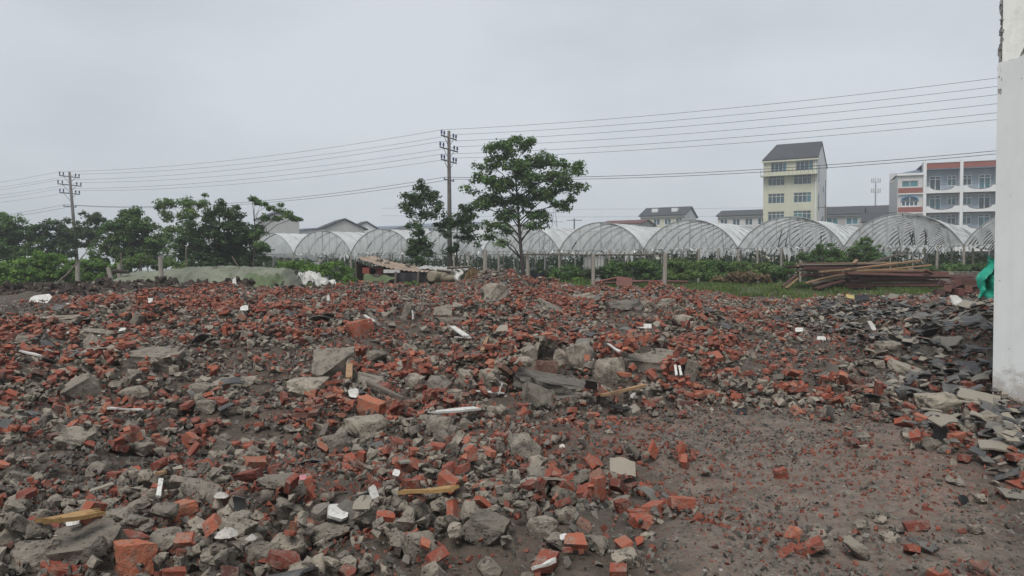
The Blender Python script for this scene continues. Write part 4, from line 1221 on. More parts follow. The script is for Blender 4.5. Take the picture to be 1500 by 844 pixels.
shrub('grassy weeds left of the shack', 33, 512, [(512, 408, 8, 9), (504, 413, 9, 6)], M['leaf_bright'], 74, 'weed', 'weeds', size=0.12, prad=0.16)

# crop and vine leaves under the greenhouses, grass and weeds along the far edge
rs = np.random.default_rng(99)
n = 2600
S, Lq, Zq = rs.uniform(-26, 66, n), rs.uniform(2.5, 40, n), rs.uniform(0.2, 1.7, n)
hang = rs.random(n) < 0.35
Zq = np.where(hang, rs.uniform(1.7, 2.5, n), Zq)
Lq = np.where(hang, rs.uniform(8, 40, n), Lq)
P = np.array(G0)[None] + np.outer(S, np.array(fdir)) + np.outer(Lq, np.array(GA)); P[:, 2] += Zq
V, Fq, a = leaf_cloud(np.c_[P, np.full(n, 0.75)], 12, 0.42, rs)
tag(link('vine_rows', np_mesh('vine_rows', V, Fq, M['leaf_dark'], {'rnd': a})), 'dark vine and crop leaves growing under the greenhouses', 'crop', None, 'stuff')
def grass(name, label, n, fn, h, mat, wd=0.012):
    X, Y = fn(n)
    m = len(X)
    Z = H(X, Y)
    hh = h * rs.uniform(0.4, 1.3, m)
    an = rs.random(m) * 6.28
    lean = rs.normal(0, 0.35, (m, 2)) * hh[:, None]
    w_ = wd * rs.uniform(.7, 1.5, m)
    B = np.stack([X, Y, Z - 0.02], 1)
    sd = np.stack([np.cos(an) * w_, np.sin(an) * w_, np.zeros(m)], 1)
    Md = B + np.stack([lean[:, 0] * .35, lean[:, 1] * .35, hh * 0.6], 1)
    T = B + np.stack([lean[:, 0], lean[:, 1], hh], 1)
    V = np.stack([B - sd, B + sd, Md + sd * .8, T, Md - sd * .8], 1).reshape(-1, 3)
    Fq = np.concatenate([np.arange(m)[:, None] * 5 + np.array([[0, 1, 2, 4]])]), np.arange(m)[:, None] * 5 + np.array([[4, 2, 3]])
    tri = np.concatenate([np.arange(m)[:, None] * 5 + np.array([[0, 1, 2]]), np.arange(m)[:, None] * 5 + np.array([[0, 2, 4]]), Fq[1]])
    pa = np.clip(0.5 + 0.35 * fbm(X * .6, Y * .6, 501, 2) + rs.normal(0, .18, m), 0, 1)
    tag(link(name, np_mesh(name, V, tri, mat, {'rnd': np.repeat(pa, 5)})), label, 'grass', None, 'stuff')
def strip(n):
    X, Y = rs.uniform(2.5, 26, n), rs.uniform(29.5, 42, n)
    px = 750 + F * X / Y
    d = (Y - 31.4) + 1.3 * fbm(X * .5, Y * .5, 601, 3) - 1.6 * (px < 960)
    k = (d > 0) & (rs.random(n) < np.clip(0.35 + 0.9 * fbm(X * .8, Y * .8, 611, 2), .05, 1))
    return X[k], Y[k]
M['grass'] = leaf_mat('grass', (0.050, 0.095, 0.020), (0.16, 0.24, 0.06))
M['grass_dry'] = leaf_mat('grass_dry', (0.07, 0.055, 0.03), (0.17, 0.135, 0.07), 0.2)
grass('grass', 'short green grass along the far edge of the rubble', 70000, strip, 0.22, M['grass'], 0.016)
grass('dry_grass', 'dry yellowish grass along the far edge', 30000, strip, 0.2, M['grass_dry'], 0.012)
def strip2(n):
    X, Y = rs.uniform(-32, 4, n), rs.uniform(33.5, 44, n)
    return X, Y
grass('weed_grass', 'rank green weeds behind the shack and the tarpaulin', 12000, strip2, 0.5, M['grass'], 0.02)
# ------------------------------------------------------------------ power line
LINE = Vector((42.2, -20.0, 0)).normalized()
ARM = Vector((LINE.y, -LINE.x, 0)) * -1.0       # across the line
POLES = []
def pole_at(px, d, top_py, lean, label):
    b = Vector(((px - 750) / F * d, d, 0))
    b.z = Hs(b.x, b.y)
    top = at(px, top_py, d)
    hgt = top.z - b.z
    e = empty('power_pole', label, 'power pole', b, 0, 'power poles')
    foot = Vector((lean, 0, -0.2))
    MB().tube([foot, Vector((lean * .5, 0, hgt * .5)), Vector((0, 0, hgt))], [0.17, 0.14, 0.10], 10).build('pole_shaft', M['pole'], e, True)
    ends = []
    for k, (dz, half) in enumerate(((0.42, 0.95), (1.17, 1.12), (1.92, 0.95))):
        c = Vector((0, 0, hgt - dz))
        arm = MB().tube([c - ARM * half, c + ARM * half], 0.045, 5).build('crossarm', M['steel'], e)
        for s in (-1, 1):
            MB().tube([c + ARM * s * half * 0.62, c - Vector((0, 0, 0.62))], 0.02, 4).build('brace', M['steel'], e)
        for q in (-0.95, -0.6, 0.6, 0.95):
            p = c + ARM * half * q
            MB().tube([p, p + Vector((0, 0, .10)), p + Vector((0, 0, .16)), p + Vector((0, 0, .34))], [0.03, 0.03, 0.065, 0.05], 7).build('insulator', M['insul'], e)
            if abs(q) > .9: ends.append(p + b + Vector((0, 0, 0.34)))
    c = Vector((0, 0, hgt - 3.1))
    MB().tube([c - ARM * .62, c + ARM * .62], 0.04, 5).build('low_crossarm', M['steel'], e)
    for q in (-.55, .55):
        MB().tube([c + ARM * q, c + ARM * q + Vector((0, 0, .13))], 0.035, 6).build('insulator', M['insul'], e)
        ends.append(c + ARM * q + b + Vector((0, 0, .13)))
    POLES.append(ends)
    return b, hgt
pole_at(104, 67.0, 252, 0.7, 'leaning power pole with three crossarms behind the left bushes')
pole_at(658, 47.3, 192, 0.05, 'tall power pole with three crossarms beside the small twin trees')
# the line runs on to poles outside the picture on both sides
mid, lft = POLES[1], POLES[0]
right = [p + (p - l) * Vector((1, 1, 0)).length / math.sqrt(2) for p, l in zip(mid, lft)]
right = [Vector((2 * p.x - l.x, 2 * p.y - l.y, p.z + 0.1)) for p, l in zip(mid, lft)]
outl = [Vector((2 * l.x - p.x, 2 * l.y - p.y, l.z)) for p, l in zip(mid, lft)]
names = ['upper left', 'upper right', 'middle left', 'middle right', 'third left', 'third right', 'low left', 'low right']
wl = ['topmost wire of the power line', 'second wire from the top of the power line', 'third wire from the top of the power line', 'fourth wire from the top of the power line', 'fifth wire from the top of the power line', 'sixth wire from the top of the power line', 'upper of the two low cables on the power line', 'lower of the two low cables on the power line']
order_ = [1, 0, 3, 2, 5, 4, 7, 6]
for k in range(8):
    pts = []
    for A, B in ((outl[k], lft[k]), (lft[k], mid[k]), (mid[k], right[k])):
        for j in range(17):
            t = j / 16
            if pts and j == 0: continue
            p = A.lerp(B, t)
            p.z -= (0.55 + (0.25 if k > 5 else 0)) * 4 * t * (1 - t)
            pts.append(p)
    o = MB().tube(pts, 0.010 if k < 6 else 0.014, 4, cap=False).build('power_wire', M['wire'])
    tag(o, wl[order_[k]], 'wire', 'power line wires')
# thin lines far behind
for k, (y0, y1, lab) in enumerate(((293, 288, 'faint upper distant wire behind the right half'), (304, 300, 'faint middle distant wire behind the right half'), (322, 318, 'faint lowest distant wire above the greenhouses'))):
    a_, b_ = at(560, y0 + 12, 175), at(1700, y1, 165)
    o = MB().tube([a_.lerp(b_, j / 12) - Vector((0, 0, 1.2 * 4 * (j / 12) * (1 - j / 12))) for j in range(13)], 0.022, 4, cap=False).build('distant_wire', M['wire'])
    tag(o, lab, 'wire', 'distant wires')
def far_pole(px, ytop, d, label, arm=1.2):
    b = Vector(((px - 750) / F * d, d, 0.3))
    hgt = at(px, ytop, d).z - b.z
    e = empty('utility_pole', label, 'utility pole', b, 0, 'distant poles')
    MB().tube([(0, 0, -.2), (0, 0, hgt)], [0.16, 0.11], 7).build('pole_shaft', M['pole'], e)
    MB().tube([(-arm, 0, hgt - .3), (arm, 0, hgt - .3)], 0.06, 5).build('crossarm', M['steel'], e)
far_pole(841, 320, 118, 'thin distant pole between the big tree and the low house')
far_pole(1208, 301, 112, 'distant pole right of the tower house')
far_pole(435, 333, 120, 'thin distant pole left of the grey gabled house', 0.5)
# mobile phone mast
e = empty('phone_mast', 'slim antenna mast behind the dark roofed house on the right', 'mast', Vector(((1281 - 750) / F * 230, 230, 0.3)))
ht = at(1281, 259, 230).z - .3
MB().tube([(0, 0, -.3), (0, 0, ht - 3), (0, 0, ht)], [0.34, 0.2, 0.06], 8).build('mast_shaft', M['galv'], e)
for zz in (ht - 1.7, ht - 4.8):
    MB().tube([(-1.3, 0, zz), (1.3, 0, zz)], 0.06, 5).build('platform', M['galv'], e)
    for x_ in (-1.3, -.7, .7, 1.3):
        MB().box((x_, -0.2, zz + .5), (0.26, 0.16, 1.3)).build('antenna', M['tin'], e)
# lattice pylon, far off in the mist
e = empty('lattice_pylon', 'faint lattice pylon beside the big tree crown', 'pylon', Vector(((812 - 750) / F * 330, 330, 0.3)))
ht = at(812, 296, 330).z - .3
for sx in (-1, 1):
    for sy in (-1, 1):
        MB().tube([(sx * 3.4, sy * 3.4, 0), (sx * .8, sy * .8, ht * .75), (0, 0, ht)], [.16, .13, .08], 4).build('leg', M['galv'], e)
for k in range(7):
    z0, z1 = ht * .75 * k / 7, ht * .75 * (k + 1) / 7
    w0, w1 = 3.4 - 2.6 * k / 7, 3.4 - 2.6 * (k + 1) / 7
    MB().tube([(-w0, -w0, z0), (w1, -w1, z1)], .09, 4).tube([(w0, -w0, z0), (-w1, -w1, z1)], .09, 4).build('lattice', M['galv'], e)
for zz in (ht * .72, ht * .85):
    MB().tube([(-4, 0, zz), (4, 0, zz)], .12, 4).build('crossarm', M['galv'], e)

# ------------------------------------------------------------------ houses
M['cream'] = plain('cream_render', (0.47, 0.465, 0.365), 0.85, 0.07, 0.6, dirt=(0.34, 0.33, 0.25), dirt_amt=0.4, kind='pos')
M['whitewall'] = plain('white_render', (0.64, 0.64, 0.64), 0.85, 0.06, 0.5, dirt=(0.46, 0.46, 0.46), dirt_amt=0.35, kind='pos')
M['greytile'] = plain('white_wall_tile', (0.50, 0.49, 0.48), 0.6, 0.08, 0.8, dirt=(0.36, 0.35, 0.34), dirt_amt=0.35, kind='pos')
M['greywall'] = plain('grey_render', (0.36, 0.355, 0.34), 0.85, 0.08, 0.6, dirt=(0.26, 0.25, 0.24), dirt_amt=0.4, kind='pos')
M['roof'] = plain('dark_roof_tile', (0.036, 0.038, 0.044), 0.75, 0.2, 0.8, dirt=(0.07, 0.068, 0.066), dirt_amt=0.3, kind='pos', bstr=0.4)
M['bluroof'] = plain('blue_grey_roof', (0.10, 0.125, 0.17), 0.6, 0.15, 0.8, kind='pos')
M['pane'] = plain('window_pane', (0.035, 0.070, 0.095), 0.12, 0.35, 0.5, kind='pos', spec=0.6, bstr=0.02)
M['pane_teal'] = plain('teal_window_pane', (0.05, 0.16, 0.19), 0.15, 0.3, 0.7, kind='pos', spec=0.6, bstr=0.02)
M['frame'] = plain('pale_window_frame', (0.42, 0.44, 0.40), 0.6, 0.05, 2)
M['frame_w'] = plain('white_window_frame', (0.66, 0.68, 0.69), 0.5, 0.05, 2)
M['frame_b'] = plain('blue_window_arch', (0.10, 0.24, 0.38), 0.5, 0.1, 2)
M['redbrick'] = plain('red_facing_brick', (0.24, 0.075, 0.055), 0.8, 0.15, 2.5, kind='pos', dirt=(0.15, 0.05, 0.04))
M['darkred'] = plain('dark_red_coping', (0.10, 0.035, 0.03), 0.7, 0.1, 2)
M['teal_glass'] = plain('green_glass', (0.19, 0.25, 0.21), 0.25, 0.15, 0.6, kind='pos')
M['recess_shade'] = plain('shaded_recess_wall', (0.29, 0.35, 0.41), 0.7, 0.1, 0.8, kind='pos')  # bluish shade of the balcony recesses, painted into the wall colour
def facade(w_, z0, z1, holes, depth, mat, name, parent, x0=0.0, y=0.0):
    """a wall in the plane y with real openings (x0,x1,z0,z1) and their reveals"""
    xs = sorted({x0, x0 + w_} | {h[0] for h in holes} | {h[1] for h in holes})
    zs = sorted({z0, z1} | {h[2] for h in holes} | {h[3] for h in holes})
    mb = MB()
    for a, b in zip(xs[:-1], xs[1:]):
        for c, d in zip(zs[:-1], zs[1:]):
            mx_, mz_ = (a + b) / 2, (c + d) / 2
            if any(h[0] < mx_ < h[1] and h[2] < mz_ < h[3] for h in holes): continue
            mb.add([(a, y, c), (b, y, c), (b, y, d), (a, y, d)], [(0, 1, 2, 3)])
    for h in holes:
        a, b, c, d = h
        for q in (((a, c), (a, d)), ((b, d), (b, c)), ((a, d), (b, d)), ((b, c), (a, c))):
            (xa, za), (xb, zb) = q
            mb.add([(xa, y, za), (xa, y + depth, za), (xb, y + depth, zb), (xb, y, zb)], [(0, 1, 2, 3)])
    return mb.build(name, mat, parent)
def window(parent, x0, x1, z0, z1, y, fm, pm, nx=2, tr=None, fw=0.09, name='window', bright=()):
    """frame with bars, and one pane behind each light"""
    mb = MB()
    bars = [x0 + (x1 - x0) * k / nx for k in range(nx + 1)]
    for k, x_ in enumerate(bars):
        mb.span(x_ - fw / 2 if 0 < k < nx else (x_ if k == 0 else x_ - fw), x_ + fw / 2 if 0 < k < nx else (x_ + fw if k == 0 else x_), y - .04, y + .05, z0, z1)
    for z_ in (z0, z1 - fw) + ((tr,) if tr else ()):
        mb.span(x0 + .002, x1 - .002, y - .035, y + .045, z_, z_ + fw)
    f = mb.build(name, fm, parent)
    for k in range(nx):
        MB().span(bars[k] + .01, bars[k + 1] - .01, y + .06, y + .08, z0 + .01, z1 - .01).build('pane', M['pane_teal'] if k in bright else pm, f)
    return f
ROT = -math.atan2(0.47, 0.88)
# --- tall cream tower house
d0 = 121.0
c0 = Vector(((1117 - 750) / F * 124, 124.0, 0.3))
T_ = empty('tower_house', 'tall narrow cream house with white side wall and dark roof', 'house', c0, ROT)
k_ = 124 / F
Wd, Dp = 8.35, 15.0
zE = at(1117, 236, 124).z - .3
zR = at(1128, 212, 127).z - .3
flo = 26.1 * k_
wz = [at(1117, y, 124).z - .3 for y in (273, 299, 325)]          # sills of three storeys
wins = []
for z in wz + [wz[-1] - flo, wz[-1] - 2 * flo]:
    if z < 0.5: continue
    wins += [(0.75, 3.35, z, z + 1.62), (4.75, 7.45, z, z + 1.62)]
top_z = at(1117, 253.5, 124).z - .3
tw = [(1.15, 3.65, top_z, top_z + 2.1), (5.05, 7.7, top_z, top_z + 2.15)]
facade(Wd, 0, zE, wins + tw, 0.18, M['cream'], 'front_wall', T_)
for n_, h in enumerate(wins): window(T_, *h, 0.12, M['frame'], M['pane'], 4 if True else 2, h[2] + 1.1, 0.085, bright=(3,) if n_ in (3,) else ((0, 1) if n_ == 5 else ()))
for n_, h in enumerate(tw): window(T_, *h, 0.12, M['frame'], M['pane'], 4, h[2] + 1.5, 0.085, bright=(3,))
MB().add([(Wd, 0, 0), (Wd, Dp, 0), (Wd, Dp, zE), (Wd, Dp * .5, zR + .1), (Wd, 0, zE)], [(0, 1, 2, 3, 4)]).build('side_wall', M['whitewall'], T_)
MB().add([(0, 0, 0), (0, Dp, 0), (0, Dp, zE), (0, 0, zE)], [(0, 3, 2, 1)]).build('side_wall', M['cream'], T_)
MB().add([(0, Dp, 0), (Wd, Dp, 0), (Wd, Dp, zE), (0, Dp, zE)], [(0, 3, 2, 1)]).build('rear_wall', M['whitewall'], T_)
rf = MB()
rf.add([(-.15, -.35, zE - .1), (Wd + .15, -.35, zE - .1), (Wd + .15, Dp * .36, zR - .05), (-.15 + 1.4, Dp * .36, zR - .05), (-.15, -.35, zE + .12), (Wd + .15, -.35, zE + .12), (Wd + .15, Dp * .36, zR + .2), (1.25, Dp * .36, zR + .2)], [(0, 1, 2, 3), (4, 7, 6, 5), (0, 4, 5, 1), (1, 5, 6, 2), (2, 6, 7, 3), (3, 7, 4, 0)])
rf.add([(Wd + .15, Dp * .36, zR + .2), (1.25, Dp * .36, zR + .2), (-.15, Dp + .2, zE), (Wd + .15, Dp + .2, zE)], [(0, 1, 2, 3)])
rf.build('roof', M['roof'], T_)
MB().span(-.2, Wd + .2, -.42, 0.0, zE - .35, zE - .12).build('cornice', M['cream'], T_)
bz = top_z - .5
MB().span(-.35, Wd + .05, -1.05, -.002, bz - .22, bz).build('balcony_slab', M['cream'], T_)
rl = MB()
for x_ in np.linspace(-.3, Wd, 15): rl.tube([(x_, -1.0, bz), (x_, -1.0, bz + 1.0)], .022, 4)
rl.tube([(-.3, -1.0, bz + 1.0), (Wd, -1.0, bz + 1.0)], .035, 4).tube([(-.3, -1.0, bz + .5), (Wd, -1.0, bz + .5)], .025, 4)
rl.build('balcony_railing', M['steel'], T_)
for (y_, z0, hh) in ((1.6, 15.6, 2.6), (1.6, 11.0, 2.6), (9, 14.6, .9), (6, 8.6, 1.2), (8.2, 9.6, .8), (1.6, 6.6, 1.0), (12.5, 12.5, 4.5), (12.5, 7, 2.6)):
    MB().span(Wd + .002, Wd + .10, y_, y_ + (.5 if y_ < 12 else 1.3), z0, z0 + hh).build('side_window', M['pane'], T_)
MB().tube([(Wd - .25, -.08, 0), (Wd - .25, -.08, zE - .4)], .07, 6).build('drainpipe', M['frame_w'], T_)

# --- four storey balcony building on the right
dB = 120.0
c0 = Vector(((1313 - 750) / F * dB, dB, 0.3))
B_ = empty('balcony_building', 'pale four storey block with scalloped balconies and red brick panels', 'building', c0, -math.atan2(0.36, 0.93))
kb = 1.0
u = lambda px: (px - 1313) * dB / F * 1.045            # along the facade
zz = lambda py: at(1313, py, dB).z - .3
xL, xC0, xC1, xC2, xR = 0.0, u(1346.5), u(1390.5), u(1434), u(1475)
DpB = 12.0
zt = zz(241)
floors = [zz(276), zz(304), zz(332)]                # tops of balcony slabs, from the top storey down
flh = floors[0] - floors[1]
floors += [floors[2] - flh]
# core block behind the balconies
holes_by = []
for k, zf in enumerate(floors):
    for (a, b_) in ((xC0, xC1), (xC1, xC2)):
        L = b_ - a
        dr = (a + .17 * L, a + .50 * L) if a == xC0 else (a + .52 * L, a + .85 * L)
        wn = (a + .66 * L, a + .92 * L) if a == xC0 else (a + .08 * L, a + .34 * L)
        holes_by += [(dr[0], dr[1], zf - .55, zf + 1.85), (wn[0], wn[1], zf + .2, zf + 1.85)]
facade(xC2 - xC0, 0, zt, holes_by, 0.15, M['recess_shade'], 'balcony_wall', B_, xC0, 1.4)
for n_, h in enumerate(holes_by): window(B_, *h, 1.5, M['frame_w'], M['pane_teal'] if n_ % 3 else M['pane'], 2, h[3] - .55, 0.12, 'door' if n_ % 2 == 0 else 'window')
for x_ in (xC0, xC1, xC2):
    MB().span(x_ - .22, x_ + .22, -.25, 1.39, 0, zt + .25).build('column', M['whitewall'], B_)
for (a, b_) in ((xC0, xC1), (xC1, xC2)):
    MB().span(a + .225, b_ - .225, -.12, .1, zt - .95, zt - .05).build('brick_panel', M['redbrick'], B_)
    MB().span(a + .225, b_ - .225, -.2, 1.39, zt - 1.12, zt - .955).build('ceiling_slab', M['bluroof'], B_)
    MB().span(a + .225, b_ - .225, -.2, 1.39, zt - .045, zt + .06).build('parapet_cap', M['whitewall'], B_)
    for zf in floors:
        L = b_ - a
        MB().span(a + .225, b_ - .225, -.1, 1.39, zf - 1.0, zf - .78).build('balcony_slab', M['whitewall'], B_)
        MB().span(a + .225, b_ - .225, -.14, -.06, zf - 1.17, zf - 1.01).build('coping_strip', M['darkred'], B_)
        # parapet with a scooped middle, set in front of the slab
        c_, hw = a + L * (.47 if a == xC0 else .50), L * .33
        mb = MB()
        xs = np.linspace(a + .225, b_ - .225, 33)
        top = [zf + .02 - (.60 * math.sqrt(max(0, 1 - ((x_ - c_) / hw) ** 2)) if abs(x_ - c_) < hw else 0) for x_ in xs]
        mb.slabgrid(32, 1, lambda p, q: (xs[int(round(p * 32))], -.3, zf - 1.0 + q * (top[int(round(p * 32))] - zf + 1.0)), (0, .18, 0))
        mb.build('balcony_parapet', M['whitewall'], B_)
        ed = [(x_, -.22, t_ + .03) for x_, t_ in zip(xs, top) if abs(x_ - c_) < hw * 1.02]
        MB().tube(ed, .06, 5).build('coping', M['darkred'], B_)
        MB().tube([(a + .3, -.2, zf + .32), (b_ - .3, -.2, zf + .32)], .025, 4).build('railing', M['steel'], B_)
# side bays with arched windows
for (a, b_, top_py) in ((xL, xC0 - .225, 258), (xC2 + .225, xR, 245)):
    L = b_ - a
    hs = []
    for k, zf in enumerate(floors):
        hs.append((a + .16 * L + (0.0), a + .82 * L, zf + .12, zf + (1.15 if (k == 0) else 1.0)))
    facade(L, 0, zz(top_py), hs, .15, M['greytile'], 'bay_wall', B_, a, 0.0)
    for k, (h, zf) in enumerate(zip(hs, floors)):
        window(B_, *h, .1, M['frame_w'] if k else M['frame'], M['pane_teal'] if k == 0 else M['pane'], 4 if k else 2, None, 0.11)
        MB().span(a + .03 * L, a + .97 * L, -.28, -.003, zf - .85, zf - .02).build('brick_panel', M['redbrick'], B_)
        MB().span(a, b_, -.34, -.285, zf - 1.05, zf - .87).build('ledge', M['whitewall'], B_)
        if k:
            cx, rx, z1 = (h[0] + h[1]) / 2, (h[1] - h[0]) / 2, h[3]
            arc = [(cx + rx * math.cos(t), -.04, z1 + .62 * rx * math.sin(t)) for t in np.linspace(0, math.pi, 13)]
            ar = MB().add(arc, [tuple(range(13))]).build('arched_light', M['pane'], B_)
            MB().tube([(x_, -.06, z_ + .02) for x_, _, z_ in arc], .15, 5).build('arch_frame', M['frame_b'], ar)
            MB().tube([(cx, -.07, z1), (cx, -.07, z1 + .6 * rx)], .05, 4).build('arch_bar', M['frame_w'], ar)
    MB().span(a - .15, b_ + .1, -.3, .1, zz(top_py), zz(top_py) + .35).build('eaves_cornice', M['whitewall'], B_)
mb = MB()
mb.add([(0, 0, 0), (0, DpB, 0), (0, DpB, zz(258)), (0, 0, zz(258))], [(0, 3, 2, 1)]).add([(xR, 1.4, 0), (xR, DpB, 0), (xR, DpB, zt), (xR, 1.4, zt)], [(0, 1, 2, 3)])
mb.add([(0, DpB, 0), (xR, DpB, 0), (xR, DpB, zt), (0, DpB, zt)], [(0, 3, 2, 1)])
mb.build('side_wall', M['greytile'], B_)
MB().add([(0, 0, zz(258) + .36), (xC0, 0, zz(258) + .36), (xC0, 6, zz(243)), (0, DpB, zz(254)), (0, DpB, zz(258))], [(0, 1, 2, 3)]).build('lean_roof', M['bluroof'], B_)
MB().span(xC0 - .2, xR, 1.41, DpB, zt - .06, zt + .04).build('roof_slab', M['bluroof'], B_)
MB().span(xC2 + .3, xR, .2, 4, zz(245) + .36, zz(245) + .6).build('glass_roof', M['frame_w'], B_)
ac = MB().span(u(1434) + .3, u(1434) + 1.1, -.6, -.345, floors[2] - 1.0, floors[2] - .4).build('air_conditioner', M['whitewall'], B_)

# --- low houses
def house(name, label, px0, px1, d, y_eave, y_ridge, depth, wallm, roofm, gable_px=0.0, wins=0, rot=ROT, hip=0.0, dormers=0, wm='pane'):
    kx = d / F
    o = Vector(((px0 - 750) * kx, d, 0.3))
    e = empty(name, label, 'house', o, rot, 'low houses behind the greenhouses')
    W_ = (px1 - px0) * kx / math.cos(rot) * 0.97
    ze = at(px0, y_eave, d).z - .3
    zr = at(px0, y_ridge, d + depth * .4).z - .3
    hs = []
    for k in range(wins):
        a = W_ * (k + .18) / wins
        hs.append((a, a + W_ / wins * .62, ze - 1.9, ze - .55))
    facade(W_, 0, ze, hs, .15, M[wallm], 'front_wall', e)
    for h in hs: window(e, *h, .1, M['frame_w'], M[wm], 2, None, .1)
    for x_ in (0, W_):
        f = [(0, 1, 2, 3, 4)]
        MB().add([(x_, 0, 0), (x_, depth, 0), (x_, depth, ze), (x_, depth / 2, zr - .1), (x_, 0, ze)], f if x_ else [f[0][::-1]]).build('gable_wall', M[wallm] if x_ == 0 else M['whitewall' if gable_px else wallm], e)
    MB().add([(0, depth, 0), (W_, depth, 0), (W_, depth, ze), (0, depth, ze)], [(0, 3, 2, 1)]).build('rear_wall', M[wallm], e)
    for s in (0, 1):
        ye, yr = (-.5, depth / 2) if s == 0 else (depth + .5, depth / 2)
        A = [Vector((-.3, ye, ze - .12)), Vector((W_ + .3, ye, ze - .12)), Vector((W_ + .3 - hip, yr, zr)), Vector((-.3 + hip, yr, zr))]
        U = [a + Vector((0, 0, .2)) for a in A]
        MB().add(A + U, [(0, 1, 2, 3), (4, 7, 6, 5), (0, 4, 5, 1), (1, 5, 6, 2), (2, 6, 7, 3), (3, 7, 4, 0)]).build('roof', M[roofm], e)
    for k in range(dormers):
        x_ = W_ * (k + .6) / (dormers + .2)
        MB().span(x_ - .6, x_ + .6, depth * .16, depth * .3, ze + .35 * (zr - ze) - .1, ze + .35 * (zr - ze) + .9).build('dormer', M['whitewall'], e)
    MB().span(0, W_, -.35, -.003, ze - .32, ze - .13).build('eaves_board', M['whitewall'], e)
    return e
house('low_house', 'low cream house with dark roof and two dormers', 938, 997, 150, 317, 306, 9, 'cream', 'roof', 1, 4, dormers=2)
house('low_house', 'long low house with dark roof left of the tower house', 1051, 1115, 146, 317, 310, 9, 'greytile', 'roof', 0, 4)
house('low_house', 'dark roofed house right of the tower house', 1204, 1252, 138, 315, 305, 9, 'greywall', 'roof', 0, 2, wm='pane_teal')
house('low_house', 'house with steep dark roof below the antenna mast', 1265, 1292, 140, 313, 303, 9, 'greywall', 'roof', 0, 1)
house('low_house', 'low dark lean roof shed in front of the mast house', 1263, 1300, 112, 326, 314, 7, 'teal_glass', 'roof', 0, 0)
house('low_house', 'beige gabled house above the left greenhouses', 464, 487, 125, 337, 325, 6.6, 'greywall', 'roof', 0, 1, rot=R(-62))
house('low_house', 'white gabled house behind the beige gabled one', 510, 522, 150, 338, 327, 5.5, 'whitewall', 'roof', 1, 0, rot=R(-60))
house('low_house', 'hazy long blue roofed shed left of the twin trees', 536, 582, 210, 337, 333, 9, 'greywall', 'bluroof', 0, 0)
house('low_house', 'grey two storey house half hidden by the sparse tree', 378, 398, 100, 322, 313, 4.6, 'greywall', 'roof', 0, 1, rot=R(-55))
house('low_house', 'flat pale shed right of the house behind the sparse tree', 424, 448, 130, 338, 336, 8, 'whitewall', 'bluroof', 0, 0)
house('low_house', 'misty pale block far behind the twin trees', 592, 700, 300, 333, 329, 12, 'whitewall', 'bluroof', 0, 6)
house('low_house', 'low brown roofed shed behind the trellis greenhouses', 880, 934, 128, 329, 325, 8, 'greywall', 'darkred', 0, 0)
# ------------------------------------------------------------------ white house wall at the right
M['wall_new'] = plain('grey_white_plaster', (0.62, 0.635, 0.625), 0.85, 0.035, 0.9, kind='pos', dirt=(0.55, 0.565, 0.555), dirt_amt=0.5, bstr=0.25)
M['wall_old'] = plain('cream_white_plaster', (0.76, 0.77, 0.72), 0.85, 0.05, 2.0, kind='pos', dirt=(0.52, 0.53, 0.49), dirt_amt=0.5, bstr=0.35)
M['wall_edge'] = plain('broken_masonry_edge', (0.25, 0.24, 0.23), 0.9, 0.4, 9, kind='pos', dirt=(0.06, 0.05, 0.045), dirt_amt=0.9, bstr=1.0)
def muddy(m):
    # rain streaks down the plaster and mud splashed up from the rubble
    t = m.node_tree; b = t.nodes['Principled BSDF']
    src = b.inputs['Base Color'].links[0].from_socket
    P = coords(t, 'pos')
    mp_ = t.nodes.new('ShaderNodeMapping'); mp_.inputs['Scale'].default_value = (3.0, 3.0, 0.22)
    t.links.new(P, mp_.inputs['Vector'])
    st = ramp(t, noise_tex(t, mp_.outputs['Vector'], 1.6, 5, 0.6), [(0.5, (0, 0, 0)), (0.75, (1, 1, 1))])
    sep = t.nodes.new('ShaderNodeSeparateXYZ'); t.links.new(P, sep.inputs[0])
    n_ = noise_tex(t, P, 7, 5, 0.7)
    hh = math_(t, 'SUBTRACT', math_(t, 'MULTIPLY', n_, 1.5), math_(t, 'MULTIPLY', sep.outputs[2], 1.1))
    mud = ramp(t, hh, [(0.28, (0, 0, 0)), (0.62, (1, 1, 1))])
    v = t.nodes.new('ShaderNodeTexVoronoi'); v.inputs['Scale'].default_value = 5.0; t.links.new(P, v.inputs['Vector'])
    spot = ramp(t, v.outputs['Distance'], [(0.03, (1, 1, 1)), (0.05, (0, 0, 0))])
    c = mix(t, math_(t, 'MULTIPLY', st, 0.28), src, (0.34, 0.345, 0.33))
    c = mix(t, math_(t, 'MULTIPLY', mud, 0.55), c, (0.22, 0.17, 0.14))
    c = mix(t, math_(t, 'MULTIPLY', spot, 0.6), c, (0.16, 0.14, 0.12))
    t.links.new(c, b.inputs['Base Color'])
muddy(M['wall_new']); muddy(M['wall_old'])
wd = Vector((0.8, -0.6, 0)); wn = Vector((-0.6, -0.8, 0))      # along the wall, and out of its face
W0 = Vector((5.86, 9.05, 0))
wall = empty('house_wall', 'tall white plastered house wall at the right edge', 'wall', W0)
zS = 4.15
def WP(s, o, z): return wd * s + wn * o + Vector((0, 0, z))
def wbox(s0, s1, o0, o1, z0, z1):
    return [WP(s0, o0, z0), WP(s1, o0, z0), WP(s1, o1, z0), WP(s0, o1, z0), WP(s0, o0, z1), WP(s1, o0, z1), WP(s1, o1, z1), WP(s0, o1, z1)], [(0, 3, 2, 1), (4, 5, 6, 7), (0, 1, 5, 4), (1, 2, 6, 5), (2, 3, 7, 6), (3, 0, 4, 7)]
MB().add(*wbox(0.03, 5.0, -0.24, -0.022, -.3, 7.0)).build('masonry', M['wall_edge'], wall)
mb = MB()        # old plaster, ending in a ragged lower line
